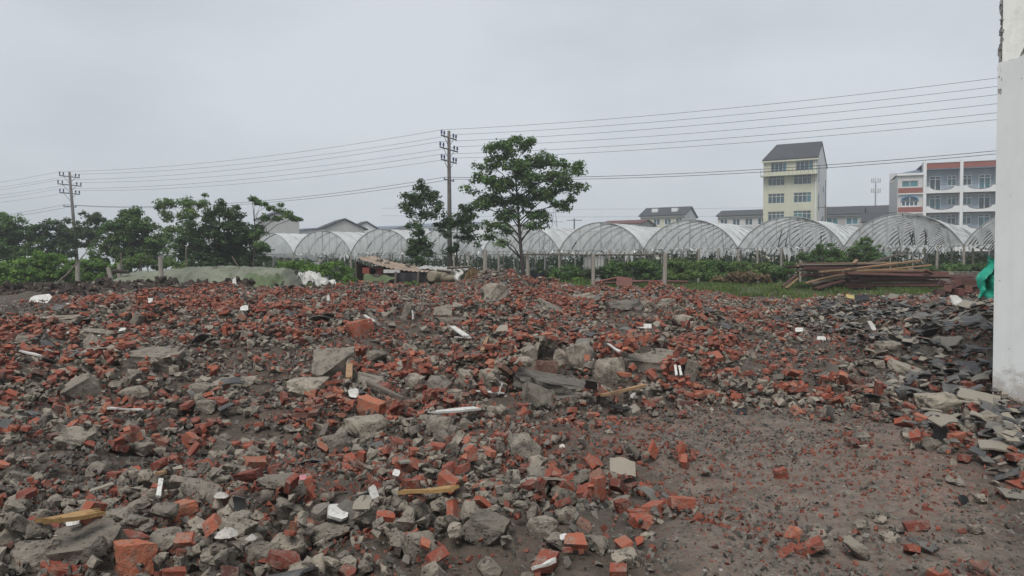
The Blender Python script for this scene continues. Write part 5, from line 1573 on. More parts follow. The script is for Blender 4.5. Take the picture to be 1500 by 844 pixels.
rw = random.Random(3)
ns = 60
low = [zS - 0.05 + 0.03 * math.sin(k * .35) + 0.05 * (k > 2) * min(1, k / 6) + rw.uniform(-.012, .012) + (0.16 if k in (3,) else 0) + (0.06 if k in (4, 9) else 0) for k in range(ns + 1)]
mb.slabgrid(ns, 1, lambda p, q: WP(0.045 + p * 4.95, 0.0, low[int(round(p * ns))] + q * (7.0 - low[int(round(p * ns))])), wn * -0.02)
mb.build('upper_plaster', M['wall_old'], wall)
mb = MB()
upz = [zS - 0.02 + 0.03 * math.sin(k * .35) + 0.05 * (k > 2) * min(1, k / 6) for k in range(ns + 1)]
mb.slabgrid(ns, 1, lambda p, q: WP(p * 5.0, 0.006, -.3 + q * (upz[int(round(p * ns))] + .3 - .04)), wn * -0.026)
mb.build('lower_plaster', M['wall_new'], wall)
mb = MB()        # crumbling mortar edge of the old plaster
for k in range(90):
    z = zS - .5 + k * .034
    mb.box(WP(0.03 + rw.uniform(-.012, .012) + 0.004 * max(0, z - zS), -.02 + rw.uniform(-.012, .012), z), (rw.uniform(.015, .04), rw.uniform(.02, .05), rw.uniform(.02, .05)), Matrix.Rotation(rw.uniform(0, 3), 3, 'Z'))
mb.build('crumbling_edge', M['wall_edge'], wall)

# ------------------------------------------------------------------ trellis posts and rails
def post(label, px, y0, y1, d, r=0.075, mat='post', lean=0.0, name='trellis_post', group='posts at the edge of the field'):
    x = (px - 750) / F * d
    z0 = Hs(x, d)
    top = at(px, y0, d)
    o = MB().tube([(0, 0, -0.25), (lean * .5, 0, (top.z - z0) * .5), (lean, 0, top.z - z0)], [r, r * .97, r * .92], 8).build(name, M[mat], None, False)
    o.location = (x, d, z0)
    return tag(o, label, 'post', group)
post('concrete trellis post standing left on the rubble edge', 869, 372, 432, 33.0, 0.085)
post('concrete trellis post standing right on the rubble edge', 973, 371, 437, 32.6, 0.10, lean=0.05)
post('short concrete post carrying the left end of the rail', 774, 373, 405, 38.0, 0.10, lean=-.05)
post('concrete post behind the shack and the white board', 711, 366, 404, 37.0, 0.09)
post('thick leaning post in front of the tarpaulin', 237, 376, 414, 30.6, 0.10, lean=-.05)
post('tilted stub post at the left end of the tarpaulin', 166, 392, 418, 30.8, 0.09, lean=-.22)
post('short post behind the left end of the tarpaulin', 175, 386, 410, 34.6, 0.10)
post('thin stake behind the tarpaulin, left of the thick post', 178, 370, 410, 36.5, 0.035, 'wood_grey')
post('dark thin stake behind the tarpaulin near the thick post', 207, 379, 410, 36, 0.04, 'dark_steel')
post('tall thin stake behind the middle of the tarpaulin', 273, 362, 410, 36.2, 0.035, 'wood_grey')
post('broken concrete post at the foot of the leaning power pole', 114, 385, 420, 34.0, 0.11)
a_, b_ = at(765, 372.5, 38.0), at(976, 373, 32.7)
o = MB().tube([a_, a_.lerp(b_, .5) - Vector((0, 0, .03)), b_], 0.035, 6).build('trellis_rail', M['wood_grey']); tag(o, 'long horizontal rail on top of the trellis posts', 'rail')
a_, b_ = at(66, 430, 28.5), at(127, 369, 29.5)
o = MB().tube([a_, a_.lerp(b_, .5) + Vector((.05, 0, -.06)), b_], [0.04, .035, .02], 6).build('leaning_pole', M['wood_grey']); tag(o, 'thin dark pole leaning out of the soil bank by the bushes', 'pole')
a_, b_ = at(340, 376, 33.0), at(352, 395, 32.0)
o = MB().tube([a_, b_], 0.02, 5).build('stick', M['wood_grey']); tag(o, 'thin stick leaning on the tarpaulin crest', 'stick')
a_ = at(0, 488, 19.5); b_ = at(38, 478, 20.5)
o = MB().tube([a_, b_], .05, 6).build('timber_pole', M['wood_grey']); tag(o, 'weathered round timber lying at the left end of the beam', 'timber')

# ------------------------------------------------------------------ tarpaulin covered heap
def tarp_pt(u, v, x0=150, x1=443, d0=30.9, dep=3.4):
    px = x0 + (x1 - x0) * u
    s = math.sin(math.pi * min(1, max(0, v))) ** 0.55
    ht = [0.8, 1.02, 1.08, 1.16, 1.26, 1.30, 1.29, 1.27, 1.25, 1.20, 1.05]
    f = u * 10
    i = min(int(f), 9)
    h = ht[i] + (ht[i + 1] - ht[i]) * (f - i)
    h *= min(1, (u * 14) ** .7 if u < .07 else 1) * min(1, ((1 - u) * 9) ** .8 if u > .9 else 1)
    x = (px - 750) / F * (d0 + .8)
    y = d0 + dep * v
    fold = 0.03 * mnoise.noise(Vector((x * 1.3, v * 2, 3))) + 0.16 * (0.35 - abs(mnoise.noise(Vector((x * 2.3 + v * 1.5, v * 1.2, 5))))) * (1 - .75 * s) + 0.14 * (0.3 - abs(mnoise.noise(Vector((x * 5 - v * 2, v * 3, 9)))))
    rdg = (0.4 - abs(mnoise.noise(Vector((x * 0.9 + v * 1.2, v * .5, 2))))) + .6 * (0.3 - abs(mnoise.noise(Vector((x * 2.4 - v, v * .8, 7)))))
    return Vector((x, y + fold * .5 - .8 * rdg * max(0, 1 - 1.6 * v), 0.42 + h * s + fold * (0.3 + s) - 0.15 * (v in (0, 1))))
o = MB().grid(110, 26, tarp_pt).build('tarpaulin', M['tarp'], None, True)
tag(o, 'long grey green tarpaulin draped over a heap at the left', 'tarpaulin')
o = MB().grid(22, 10, lambda u, v: tarp_pt(0.73 + 0.19 * u, 0.02 + 0.20 * v) + Vector((0, -.22 - .12 * math.sin(u * 3.1), -.02 + .06 * math.sin(u * 9)))).build('green_net', M['tarp_dark'], None, True)
tag(o, 'darker green net draped over the right front of the tarpaulin', 'net')
for k, (px, py, lb) in enumerate(((316, 390, 'brown stone weighing down the middle of the tarpaulin crest'), (340, 391, 'second brown stone on the tarpaulin crest'), (186, 396, 'log lying on the left of the tarpaulin crest'))):
    p = at(px, py + 3, 32.2)
    if k < 2:
        o = link('stone', hi_chunk[k + 3], None, p, (0, 0, .4), (.27, .2, .17))
    else:
        o = MB().tube([p + Vector((-.55, -.6, -.12)), p + Vector((-.2, -.6, .06)), p + Vector((.4, -.6, .02))], [.09, .1, .08], 7).build('log', M['bark'])
    tag(o, lb, 'stone' if k < 2 else 'log')
M['film_dirty'] = plain('dirty_plastic', (0.46, 0.455, 0.43), 0.5, 0.3, 3.0, kind='pos', dirt=(0.14, 0.125, 0.105), dirt_amt=0.8)
# white torn plastic at the end of the heap
def wpl(u, v):
    a = at(438 + 48 * u, 398 + 15 * u ** 1.4, 30.4)
    q = mnoise.noise(Vector((u * 5, v * 4, 2)))
    return a + Vector((0.12 * q, 0.9 * v - .25, 0.06 * math.sin(v * 6 + u * 7) + .12 * mnoise.noise(Vector((u * 14, v * 7, 5))) - .42 * (1 - v) * (0.2 + abs(math.sin(u * 7.2 + 2 * q))) + .1 * q))
o = MB().grid(44, 16, wpl).build('torn_plastic_sheet', M['film_dirty'], None, False)
tag(o, 'torn white plastic sheet at the right end of the tarpaulin', 'plastic sheet')

# ------------------------------------------------------------------ shack of scrap
dS = 33.0
sh = empty('shack', 'low patched shack with rusty sheet roof behind the rubble', 'shack', (0, 0, 0))
def corr(P00, P10, P01, P11, n, amp, sag=0.0, th=(0, 0, -.015)):
    def f(u, v):
        p = P00.lerp(P10, u).lerp(P01.lerp(P11, u), v)
        return p + Vector((0, 0, amp * math.sin(u * n * 6.283) - sag * 4 * u * (1 - u) + 0.04 * mnoise.noise(Vector((u * 6, v * 4, n)))))
    return f, th
f, th = corr(at(524, 377, 33.2), at(626, 398, 32.6), at(548, 375, 36.0), at(652, 392, 35.5), 16, 0.022, 0.17)
MB().slabgrid(96, 6, f, th).build('roof_sheet', M['rust'], sh)
f, th = corr(at(610, 393, 33.2), at(676, 396, 33.0), at(622, 389, 35.2), at(690, 392, 35.2), 9, 0.02, 0.02)
MB().slabgrid(60, 4, f, th).build('roof_sheet', M['tin'], sh)
f, th = corr(at(655, 394, 33.6), at(700, 396, 33.4), at(660, 391, 35.6), at(700, 392, 35.6), 7, 0.015, 0.0)
MB().slabgrid(48, 4, f, th).build('roof_sheet', M['tin'], sh)
gz = 0.45
a_ = at(522, 380, 33.3); b_ = at(530, 418, 33.0)
MB().slabgrid(3, 6, lambda u, v: Vector((a_.x + .05 * v + (-.05 + .5 * u), 33.3 + 2.2 * u, gz - .1 + (a_.z - gz) * (1 - v) - .35 * u * (1 - v))), (.04, 0, 0)).build('side_boards', M['wood_grey'], sh)
a_ = at(532, 401, 33.25); b_ = at(578, 420, 33.25)
for k in range(6):
    x0_ = a_.x + (b_.x - a_.x) * k / 6
    MB().span(x0_ + .006, x0_ + (b_.x - a_.x) / 6 - .006, 33.25 + .01 * (k % 3), 33.29 + .01 * (k % 3), gz - .1, at(550, 401 + (k % 2), 33.25).z).build('front_board', M['wood_grey'], sh)
rc0, rc1 = at(531, 392, 33.1), at(541, 401, 33.1)
MB().span(rc0.x, rc1.x, 33.05, 33.5, rc1.z, rc0.z).build('red_cupboard', M['red_box'], sh)
rc0, rc1 = at(552, 393, 33.4), at(562, 401, 33.4)
MB().span(rc0.x, rc1.x, 33.35, 33.7, rc1.z, rc0.z).build('red_cupboard', M['red_box'], sh)
rc0, rc1 = at(562, 395, 32.9), at(586, 400, 32.9)
MB().span(rc0.x, rc1.x, 32.85, 33.2, rc1.z, rc0.z).build('white_board', M['white_paint'], sh)
rc0, rc1 = at(530, 384, 35.4), at(640, 425, 35.4)
MB().span(rc0.x, rc1.x, 35.3, 35.36, gz - .2, rc0.z - .2).build('rear_wall', M['wood_grey'], sh)
MB().grid(24, 8, lambda u, v: at(576 + 52 * u, 399.5, 32.75) + Vector((0, .14 * math.sin(u * 17) * v - .12 * v, -(at(576, 399.5, 32.75).z - gz + .1) * v))).build('dark_netting', M['black'], sh, True)
for px in (579, 612):
    p = at(px, 398, 32.5)
    MB().tube([(p.x - .03, 32.4, gz - .2), (p.x + .03, 32.5, p.z)], .05, 7).build('post', M['wood_grey'], sh)
f = lambda u, v: at(534 + 48 * u, 402 + 3 * math.sin(u * 3.2), 32.9) + Vector((0, -.25 * v, -.25 * v + .07 * math.sin(u * 13 + v * 3)))
MB().grid(26, 6, f).build('sagging_cloth', M['tarp_dark'], sh, True)
for (px, py, lb) in ((567, 384.5, 0), (598, 388, 0), (556, 381, 0)):
    link('roof_stone', hi_chunk[px % NV], sh, at(px, py, 34.4), (0, 0, px), (.36, .25, .14))
# drum, straw heap, sheets and tubs beside it
p = at(632, 405, 32.3)
o = empty('drum', 'round tan drum lying on its side in front of the shack', 'drum', (p.x, p.y, p.z - .26))
ax = Vector((.55, 1, 0)).normalized()
MB().tube([Vector((0, 0, .26)) + ax * t for t in (-.02, .03, .25, .3, .6, .64, .9)], [.235, .25, .25, .262, .262, .25, .25], 22).build('shell', M['tan'], o, True)
MB().tube([Vector((0, 0, .26)) - ax * .03, Vector((0, 0, .26)) - ax * .015], [.20, .20], 22).build('lid', M['tan'], o)
p = at(693, 416, 31.2)
o = empty('straw_heap', 'brown straw bundle under a curved cover beside the brick heap', 'straw', (p.x, p.y, p.z))
def dome(u, v, rx=.44, rz=.68):
    a = math.pi * u
    return Vector((-rx * math.cos(a) * (1 - .1 * v), 1.2 * v, rz * math.sin(a) ** .8 * (1 - .12 * v) + .03 * mnoise.noise(Vector((u * 9, v * 4, 1)))))
MB().grid(22, 6, dome).build('cover', M['tin'], o, True)
V_ = [dome(k / 22, 0, .40, .64) + Vector((0, .02 + .05 * mnoise.noise(Vector((k, 3, 1))), 0)) for k in range(23)]
mb = MB(); mb.add(V_ + [Vector((0, -.04, .25))], [(k, k + 1, 23) for k in range(22)])
for k in range(150):
    x_ = random.uniform(-.38, .38); z_ = random.uniform(.02, .58 * math.cos(x_ * 3.4))
    mb.tube([(x_, -.03, z_ + .12), (x_ + random.uniform(-.05, .05), -.08 - random.random() * .06, z_ - .1)], .008, 3)
mb.build('straw', M['straw'], o)
p = at(671, 405, 31.4)
o = MB().grid(10, 14, lambda u, v: p + Vector(((u - .5) * (.42 - .18 * v) + .04 * math.sin(v * 7), .15 * math.sin(u * 4 + v * 3), .22 - .42 * v + .04 * math.sin(u * 9)))).build('plastic_sheet', M['white_paint'], None, True)
tag(o, 'shiny white plastic hanging left of the straw bundle', 'plastic sheet')
for k, (px0, py0, px1, py1) in enumerate(((660, 402, 672, 391), (686, 400, 675, 393))):
    o = MB().tube([at(px0, py0, 31.2), at(px1, py1, 32.0)], .03, 6).build('stick', M['wood_grey']); tag(o, ['thick stick leaning left above the straw bundle', 'short stick crossing above the straw bundle'][k], 'stick')
def tub(name, label, px0, px1, y0, y1, d, mat, dep=.5, flare=.06, th=.04):
    a, b = at(px0, y0, d), at(px1, y1, d)
    wx, h = (b.x - a.x) / 2, a.z - b.z
    e = empty(name, label, 'tub', ((a.x + b.x) / 2, d + dep / 2, b.z))
    mb = MB()
    R0, R1 = (wx - flare, dep / 2 - flare), (wx, dep / 2)
    def ring(r, z, n=16):
        return [Vector((r[0] * math.copysign(abs(math.cos(t)) ** .35, math.cos(t)), r[1] * math.copysign(abs(math.sin(t)) ** .35, math.sin(t)), z)) for t in np.linspace(0, 2 * math.pi, n, endpoint=False)]
    rings = [ring(R0, 0), ring(R1, h), ring((R1[0] - th, R1[1] - th), h), ring((R0[0] - th, R0[1] - th), th)]
    V_ = sum(rings, [])
    n = 16
    Fc = [(r * n + k, r * n + (k + 1) % n, (r + 1) * n + (k + 1) % n, (r + 1) * n + k) for r in range(3) for k in range(n)]
    Fc += [tuple(range(n))[::-1], tuple(3 * n + k for k in range(n))]
    mb.add(V_, Fc).build('shell', M[mat], e)
    mb = MB().tube(ring((R1[0] + .012, R1[1] + .012), h) + [ring((R1[0] + .012, R1[1] + .012), h)[0]], .018, 5, cap=False)
    mb.build('rim', M[mat], e)
    return e
tub('trough', 'white rectangular trough behind the rubble right of the shack', 745, 780, 406.5, 418.5, 32.4, 'white_paint', .6, .08, .05)
tub('bucket', 'black tub standing in front of the white trough', 752, 763, 417, 426, 29.6, 'black', .32, .02)
tub('bucket', 'small blue bucket beside the black tub', 762.5, 767.5, 417, 424.5, 29.8, 'blue', .14, .01, .02)
a_, b_ = at(716, 397, 35), at(737, 412, 35)
o = MB().slabgrid(6, 4, lambda u, v: Vector((a_.x + (b_.x - a_.x) * u + .06 * v, 35 + .25 * v + .02 * math.sin(u * 7), b_.z + (a_.z - b_.z) * v)), (0, .03, 0)).build('white_board', M['white_paint']); tag(o, 'white board leaning behind the shack end', 'board')
a_ = at(703, 399, 34.5)
o = link('stone_block', hi_slab[3], None, a_ + Vector((0, 0, 0)), (0, 0, .2), (.55, .4, .2)); tag(o, 'beige block lying on the shack end by the post', 'block')
# dark folded plastic by the rail post
a_ = at(788, 408, 37.0)
o = MB().grid(14, 10, lambda u, v: a_ + Vector(((u - .5) * .75, .3 * math.sin(u * 3) , .35 - .5 * v + .08 * math.sin(u * 8 + v * 5)))).build('black_sheet', M['black'], None, True); tag(o, 'crumpled black sheet behind the white trough', 'plastic sheet')
# more scrap along the shack's right end
p = at(652, 407, 32.6)
o = MB().tube([p + Vector((-.35, .1, -.05)), p + Vector((0, 0, 0)), p + Vector((.42, -.1, -.03))], [.16, .19, .15], 12).build('rolled_mat', M['tan'], None, True); tag(o, 'rolled tan mat between the drum and the straw bundle', 'mat')
for k, (x0_, y0_, x1_, y1_, lb) in enumerate(((640, 396, 668, 399, 'grey plank lying over the rolled mat'), (700, 404, 717, 396, 'plank leaning up at the right end of the shack'), (655, 393, 690, 391, 'thin board along the back of the tin roof'))):
    a_, b_ = at(x0_, y0_, 32.2 + .2 * k), at(x1_, y1_, 32.6 + .2 * k)
    o = MB().tube([a_, b_], .055, 4).build('scrap_plank', M['wood_grey' if k != 1 else 'wood_raw']); tag(o, lb, 'plank')
tub('crate', 'grey open crate right of the straw bundle', 722, 740, 402, 413, 33.4, 'tin', .5, .03, .04)
# white caged water tank
a_, b_ = at(857, 377, 47), at(884, 393, 47)
e = empty('water_tank', 'white caged water tank under the greenhouse behind the hedge', 'water tank', ((a_.x + b_.x) / 2, 47.5, Hs((a_.x + b_.x) / 2, 47.5)))
wx, zt_ = (b_.x - a_.x) / 2, a_.z - e.location.z
MB().span(-wx, wx, -.5, .5, .1, zt_).build('tank', M['white_paint'], e)
cg = MB()
for k in range(7):
    x_ = -wx - .03 + (2 * wx + .06) * k / 6
    cg.tube([(x_, -.55, 0), (x_, -.55, zt_ + .03)], .018, 4)
for z_ in (.12, zt_ * .35, zt_ * .65, zt_ + .02):
    cg.tube([(-wx - .03, -.555, z_), (wx + .03, -.555, z_)], .018, 4)
cg.build('cage', M['galv'], e)
e2 = MB().span(-wx - .05, wx + .05, -.56, .56, 0, .09).build('pallet', M['wood_grey'], e)
# timbers and a brown board in the grass
for k, (px0, py0, px1, py1, d, lb) in enumerate(((872, 414, 905, 407, 36.2, 'dark plank propped in the grass left of the brown board'), (925, 412, 1008, 413, 36.4, 'long dark beam lying in the grass behind the right post'), (885, 415, 940, 413, 36.0, 'second dark plank flat in the grass by the brown board'))):
    o = MB().tube([at(px0, py0, d), at(px1, py1, d + .3)], .06, 4).build('beam', M['wood_dark']); tag(o, lb, 'beam')
a_ = at(914, 413, 35.2)
o = MB().slabgrid(3, 3, lambda u, v: a_ + Vector(((u - .5) * .75 + .1 * v, .45 * v, -.15 + .42 * v - .1 * u)), (0, .03, -.02)).build('brown_board', M['wood_dark']); tag(o, 'square brown board leaning in the grass by the left post', 'board')

# ------------------------------------------------------------------ timber pile: every board lies on the one below
rw = random.Random(11)
def board(p0, p1, w_, th, mat, label, roll=0.0, name='timber_board', group='boards of the timber pile'):
    p0, p1 = Vector(p0), Vector(p1)
    c, L = (p0 + p1) / 2, (p1 - p0).length
    x = (p1 - p0).normalized()
    y = Vector((0, 0, 1)).cross(x).normalized()
    z = x.cross(y)
    m = Matrix((x, y, z)).transposed() @ Matrix.Rotation(roll, 3, 'X')
    bow = rw.uniform(-.02, .02)
    mb = MB().slabgrid(6, 1, lambda u, v: ((u - .5) * L, (v - .5) * w_, th / 2 + bow * math.sin(u * 3.14)), (0, 0, -th))
    o = mb.build(name, M[mat])
    o.matrix_world = Matrix.Translation(c) @ m.to_4x4()
    return tag(o, label, 'board', group)
dW = 35.5
gW = Hs(11, dW)
ladder = ['bottom', 'second', 'third', 'fourth', 'fifth', 'sixth', 'seventh', 'eighth', 'ninth']
for j in range(6):                         # right hand stack of long dark red beams
    for q, rowname in enumerate(('front', 'middle', 'back')):
        x0_, x1_ = 1237 + rw.uniform(-6, 10) + 4 * j, 1368 + rw.uniform(-14, 12) + (30 if j == 5 and q == 0 else 0)
        d = dW - .35 + q * .32
        z = gW + .10 + j * .135 + rw.uniform(-.012, .012)
        board(((x0_ - 750) / F * d, d + rw.uniform(-.15, .15), z), ((x1_ - 750) / F * d, d + rw.uniform(-.22, .15), z + rw.uniform(-.03, .05)), .28, .105, 'wood_dark', f'dark red beam, {ladder[j]} from the ground in the {rowname} row of the timber pile')
for j in range(8):                         # left hand stack, shorter ends showing
    for q, rowname in enumerate(('front', 'middle', 'back')):
        x0_, x1_ = 1168 + rw.uniform(-18, 26) + (8 - j) * 3 - (16 if j > 5 else 0), 1262 + rw.uniform(-20, 22) + 6 * j
        d = dW + .15 + q * .30
        z = gW + .10 + j * .16
        board(((x0_ - 750) / F * d, d - rw.uniform(.1, .8), z + rw.uniform(-.06, .04)), ((x1_ - 750) / F * d, d + rw.uniform(-.1, .3), z + rw.uniform(-.02, .09)), rw.uniform(.14, .24), rw.uniform(.05, .09), rw.choice(('wood_dark', 'wood_dark', 'wood_dark', 'wood_dark', 'wood_raw', 'wood_grey')), f'board end, {ladder[j]} layer up in the {rowname} row at the left of the timber pile')
tops = [(1172, 388, 1290, 386, 'wood_grey', 'long grey board across the top left of the timber pile'), (1178, 393, 1268, 392, 'wood_dark', 'dark board just under the top grey board of the pile'), (1210, 399, 1350, 382, 'wood_raw', 'light raw lath sloping up to the right over the timber pile'),
        (1250, 399, 1364, 388, 'wood_raw', 'long light lath crossing the right of the timber pile'), (1274, 385, 1328, 369, 'wood_grey', 'dark plank sticking up highest behind the timber pile'), (1180, 415, 1236, 402, 'wood_raw', 'light lath leaning down at the left front of the pile'),
        (1190, 416, 1240, 404, 'wood_grey', 'grey lath leaning beside the light one at the left front'), (1146, 420, 1168, 402, 'wood_dark', 'dark plank slipping off the left end of the pile'), (1150, 422, 1168, 408, 'wood_raw', 'light stick slipping off the left end of the pile'),
        (1255, 397, 1360, 396, 'wood_raw', 'thin flat lath on the right beams'), (1240, 401, 1424, 406, 'wood_dark', 'longest dark red beam jutting out to the right'), (1355, 396, 1374, 403, 'wood_dark', 'dark plank end dropping behind the right beams'),
        (1250, 386, 1255, 381, 'wood_raw', 'short light stub sticking up from the pile top'), (1200, 398, 1265, 393, 'wood_raw', 'pale board edge in the upper left of the pile'), (1195, 423, 1235, 411, 'wood_dark', 'wide dark board leaning at the front of the pile')]
for k, (x0_, y0_, x1_, y1_, mt, lb) in enumerate(tops):
    d = 35.0 - .02 * k if k != 4 else 36.6
    board(at(x0_, y0_, d - .25), at(x1_, y1_, d + .25), .30 if k in (10, 14) else .13, .07 if k not in (10,) else .12, mt, lb, rw.uniform(-.3, .3))
# heap of short dark beam offcuts
for k, (px, py, lg, rz, tl, lb) in enumerate(((1375, 429, .62, 75, 6, 'offcut beam with its end facing out at the left of the offcut heap'), (1388, 425, .6, 60, 14, 'offcut beam leaning in the left of the offcut heap'), (1400, 427, .55, 100, -4, 'low offcut in the front middle of the offcut heap'), (1397, 416, .7, 20, -18, 'pale topped offcut on the left of the offcut heap'),
        (1412, 412, .85, -25, 6, 'topmost long offcut of the offcut heap'), (1414, 424, .6, 80, 5, 'square ended offcut in the centre of the offcut heap'), (1426, 428, .55, 70, 0, 'hollow ended offcut right of the centre of the offcut heap'), (1437, 419, .75, 35, -22, 'offcut leaning up at the right end of the offcut heap'), (1386, 417, .5, -20, 20, 'small dark offcut on the upper left of the offcut heap'), (1405, 420, .6, 50, 10, 'offcut in the second layer of the offcut heap'))):
    p = at(px, py, 27.5 + .05 * k)
    o = MB().slabgrid(4, 1, lambda u, v: ((u - .5) * lg, (v - .5) * .26, .12), (0, 0, -.24)).build('beam_offcut', M['wood_dark'])
    o.location = p; o.rotation_euler = (R(tl * .5), R(tl), R(rz))
    tag(o, lb, 'beam', 'dark beam offcuts')
# dry stone wall behind
lo_stone = [finish(slab_shape(i + 60, 0), 'stone', M['conc']) for i in range(4)]
sw = empty('stone_wall', 'low dark dry stone wall behind the offcut heap', 'wall', (0, 0, 0))
for r2 in range(3):
    for k in range(22):
        px = 1310 + k * 9 + (4 if r2 % 2 else 0) + rw.uniform(-1, 1)
        d = 41.5
        o = link('stone', lo_stone[rw.randrange(4)], sw, ((px - 750) / F * d, d + rw.uniform(-.05, .05), Hs((px - 750) / F * d, d) + .14 + .27 * r2), (rw.uniform(-.1, .1), rw.uniform(-.1, .1), rw.uniform(-.2, .2)), (.36, .35, .28))
# teal sheet by the wall
pt = at(1456, 410, 13.6)
def tl_(u, v):
    return pt + Vector((-.20 * v + (u - .5) * (.14 + .20 * v) + .05 * math.sin(v * 9), .10 * math.sin(u * 9 + v * 4) + .07 * mnoise.noise(Vector((u * 7, v * 9, 4))), .42 - .74 * v + .06 * mnoise.noise(Vector((u * 5, v * 9, 0)))))
o = MB().grid(16, 22, tl_).build('teal_sheet', M['teal'], None, True); tag(o, 'crumpled teal plastic sheet beside the white wall', 'plastic sheet')
# ------------------------------------------------------------------ small finds lying on the rubble
def HGs(x, y):
    return float(HG[min(max(int((y - Y0) / CS), 0), HG.shape[0] - 1), min(max(int((x - X0) / CS), 0), HG.shape[1] - 1)])
def on_top(px, py):
    """the point of the rubble surface (stones included) seen at this pixel"""
    v = ray(px, py)
    t = np.arange(2.8, 34, 0.02)
    X, Y, Z = v.x * t, v.y * t, EYE + v.z * t
    j = np.clip(((Y - Y0) / CS).astype(int), 0, HG.shape[0] - 1); i = np.clip(((X - X0) / CS).astype(int), 0, HG.shape[1] - 1)
    d = Z - HG[j, i]
    k = int(np.argmax(d < 0)) if (d < 0).any() else len(t) - 1
    return Vector((X[k], Y[k], Z[k]))
def plank(name, label, cat, a, b, wid, th, mat, ragged=0.02, lift=0.03):
    """a board with splintered ends between two pixels"""
    pa, pb = on_top(*a), on_top(*b)
    pb.y = min(max(pb.y, pa.y - 1.0), pa.y + 1.0)
    pb = at(b[0], b[1], pb.y)
    pa.z += lift; pb.z += lift
    x = (pb - pa); L = x.length; x.normalize()
    y = Vector((0, 0, 1)).cross(x).normalized() if abs(x.z) < .95 else Vector((0, 1, 0))
    z = x.cross(y)
    q = random.uniform(0, 9)
    def f(u, v):
        e = ragged * (math.sin(v * 13 + q) + math.sin(v * 31 + q * 2)) * (1 if u > .5 else -1) * (u in (0, 1))
        w_ = wid * (1 - .05 * abs(math.sin(u * 4 + q)))
        return pa + x * (u * L + e) + y * (v - .5) * w_ + z * .004 * math.sin(u * 5 + v * 2 + q)
    o = MB().slabgrid(12, 5, f, z * -th).build(name, M[mat])
    return tag(o, label, cat)
def scrap(name, label, cat, px, py, wpx, hpx, mat, tilt=40, rz=0, th=.008, jag=.18):
    """a flat broken piece lying or standing on the rubble"""
    p = on_top(px, py)
    s = p.y / F
    W, L = wpx * s, hpx * s / max(.25, math.sin(R(max(tilt, 14)))) 
    r2 = random.Random(px * 7 + py)
    n = 9
    ring = []
    for k in range(n):
        t = 6.283 * k / n
        ring.append(Vector((math.copysign(abs(math.cos(t)) ** .5, math.cos(t)) * W / 2 * r2.uniform(1 - jag * 1.6, 1), math.copysign(abs(math.sin(t)) ** .5, math.sin(t)) * L / 2 * r2.uniform(1 - jag * 1.6, 1), r2.uniform(-.06, .06) * min(W, L))))
    V_ = ring + [v + Vector((0, 0, -th)) for v in ring]
    Fc = [tuple(range(n)), tuple(range(2 * n - 1, n - 1, -1))] + [(k, n + k, n + (k + 1) % n, (k + 1) % n) for k in range(n)]
    o = MB().add(V_, Fc).build(name, M[mat])
    o.location = p + Vector((0, L * .3, hpx * s * .30 + .01)); o.rotation_euler = (R(tilt), R(r2.uniform(-12, 12)), R(rz))
    return tag(o, label, cat)
M['pink'] = plain('pink_plastic', (0.36, 0.15, 0.16), .5, .1, 8)
M['yellow'] = plain('yellow_cloth', (0.36, 0.29, 0.11), .8, .2, 8)
plank('white_plank', 'longest white painted plank lying in the middle of the rubble', 'plank', (631, 607), (700, 601), .115, .02, 'white_paint')
plank('white_board', 'forked white board standing out of the far mound', 'board', (662, 484), (684, 500), .10, .02, 'white_paint', .05, .08)
plank('white_strip', 'short white strip pointing right under the forked board', 'board', (668, 498), (688, 499), .05, .015, 'white_paint', .02, .05)
plank('white_lath', 'white lath lying left of the lump cluster', 'lath', (698, 579), (738, 583), .035, .015, 'white_paint', .01, .06)
plank('white_lath', 'short white piece standing up on the white lath', 'lath', (729, 583), (734, 570), .05, .015, 'white_paint', .01, .05)
plank('white_stick', 'pointed white stick standing up in the left foreground', 'stick', (232, 734), (236, 707), .028, .012, 'white_paint', .005, .03)
plank('yellow_board', 'splintered yellow board in the left foreground', 'board', (68, 788), (142, 775), .085, .022, 'wood_yellow', .05, .10)
plank('ochre_plank', 'short ochre plank in the middle foreground', 'plank', (597, 736), (656, 732), .05, .02, 'wood_yellow', .03, .07)
plank('wood_strip', 'long wood strip leaning at the right of the lump cluster', 'plank', (882, 584), (944, 569), .045, .03, 'wood_raw', .01, .05)
plank('wood_stake', 'short upright wooden stake in the middle of the mound', 'stake', (706, 516), (714, 496), .05, .03, 'wood_raw', .01, .03)
plank('wood_block', 'brown wooden upright beside the propped beige slab', 'stake', (511, 556), (512, 536), .08, .04, 'wood_raw', .01, .03)
plank('brown_lath', 'brown lath standing left of the brown rough boulder', 'lath', (471, 642), (479, 624), .05, .02, 'wood_grey', .01, .03)
plank('brown_stick', 'short orange wooden stick beside bricks at the left', 'stick', (228, 697), (244, 697), .03, .02, 'wood_raw', .01, .03)
plank('white_stick', 'pale stick at the bottom edge near the middle', 'stick', (783, 839), (809, 829), .022, .014, 'white_paint', .01, .03)
plank('white_bone_stick', 'left of two thin white sticks by the dark ledge', 'stick', (991, 553), (989, 538), .03, .015, 'white_paint', .005, .03)
plank('white_bone_stick', 'right of two thin white sticks by the dark ledge', 'stick', (998, 553), (995, 539), .03, .015, 'white_paint', .005, .03)
plank('white_strip', 'thin white strip on the rubble above the dark ledge', 'strip', (891, 509), (907, 520), .04, .015, 'white_paint', .005, .05)
plank('white_stick', 'white stick lying at the far left of the field', 'stick', (30, 518), (60, 526), .04, .02, 'white_paint', .005, .05)
plank('timber_lath', 'left of two pale laths leaning on the far mound', 'lath', (534, 466), (548, 476), .05, .02, 'white_paint', .005, .06)
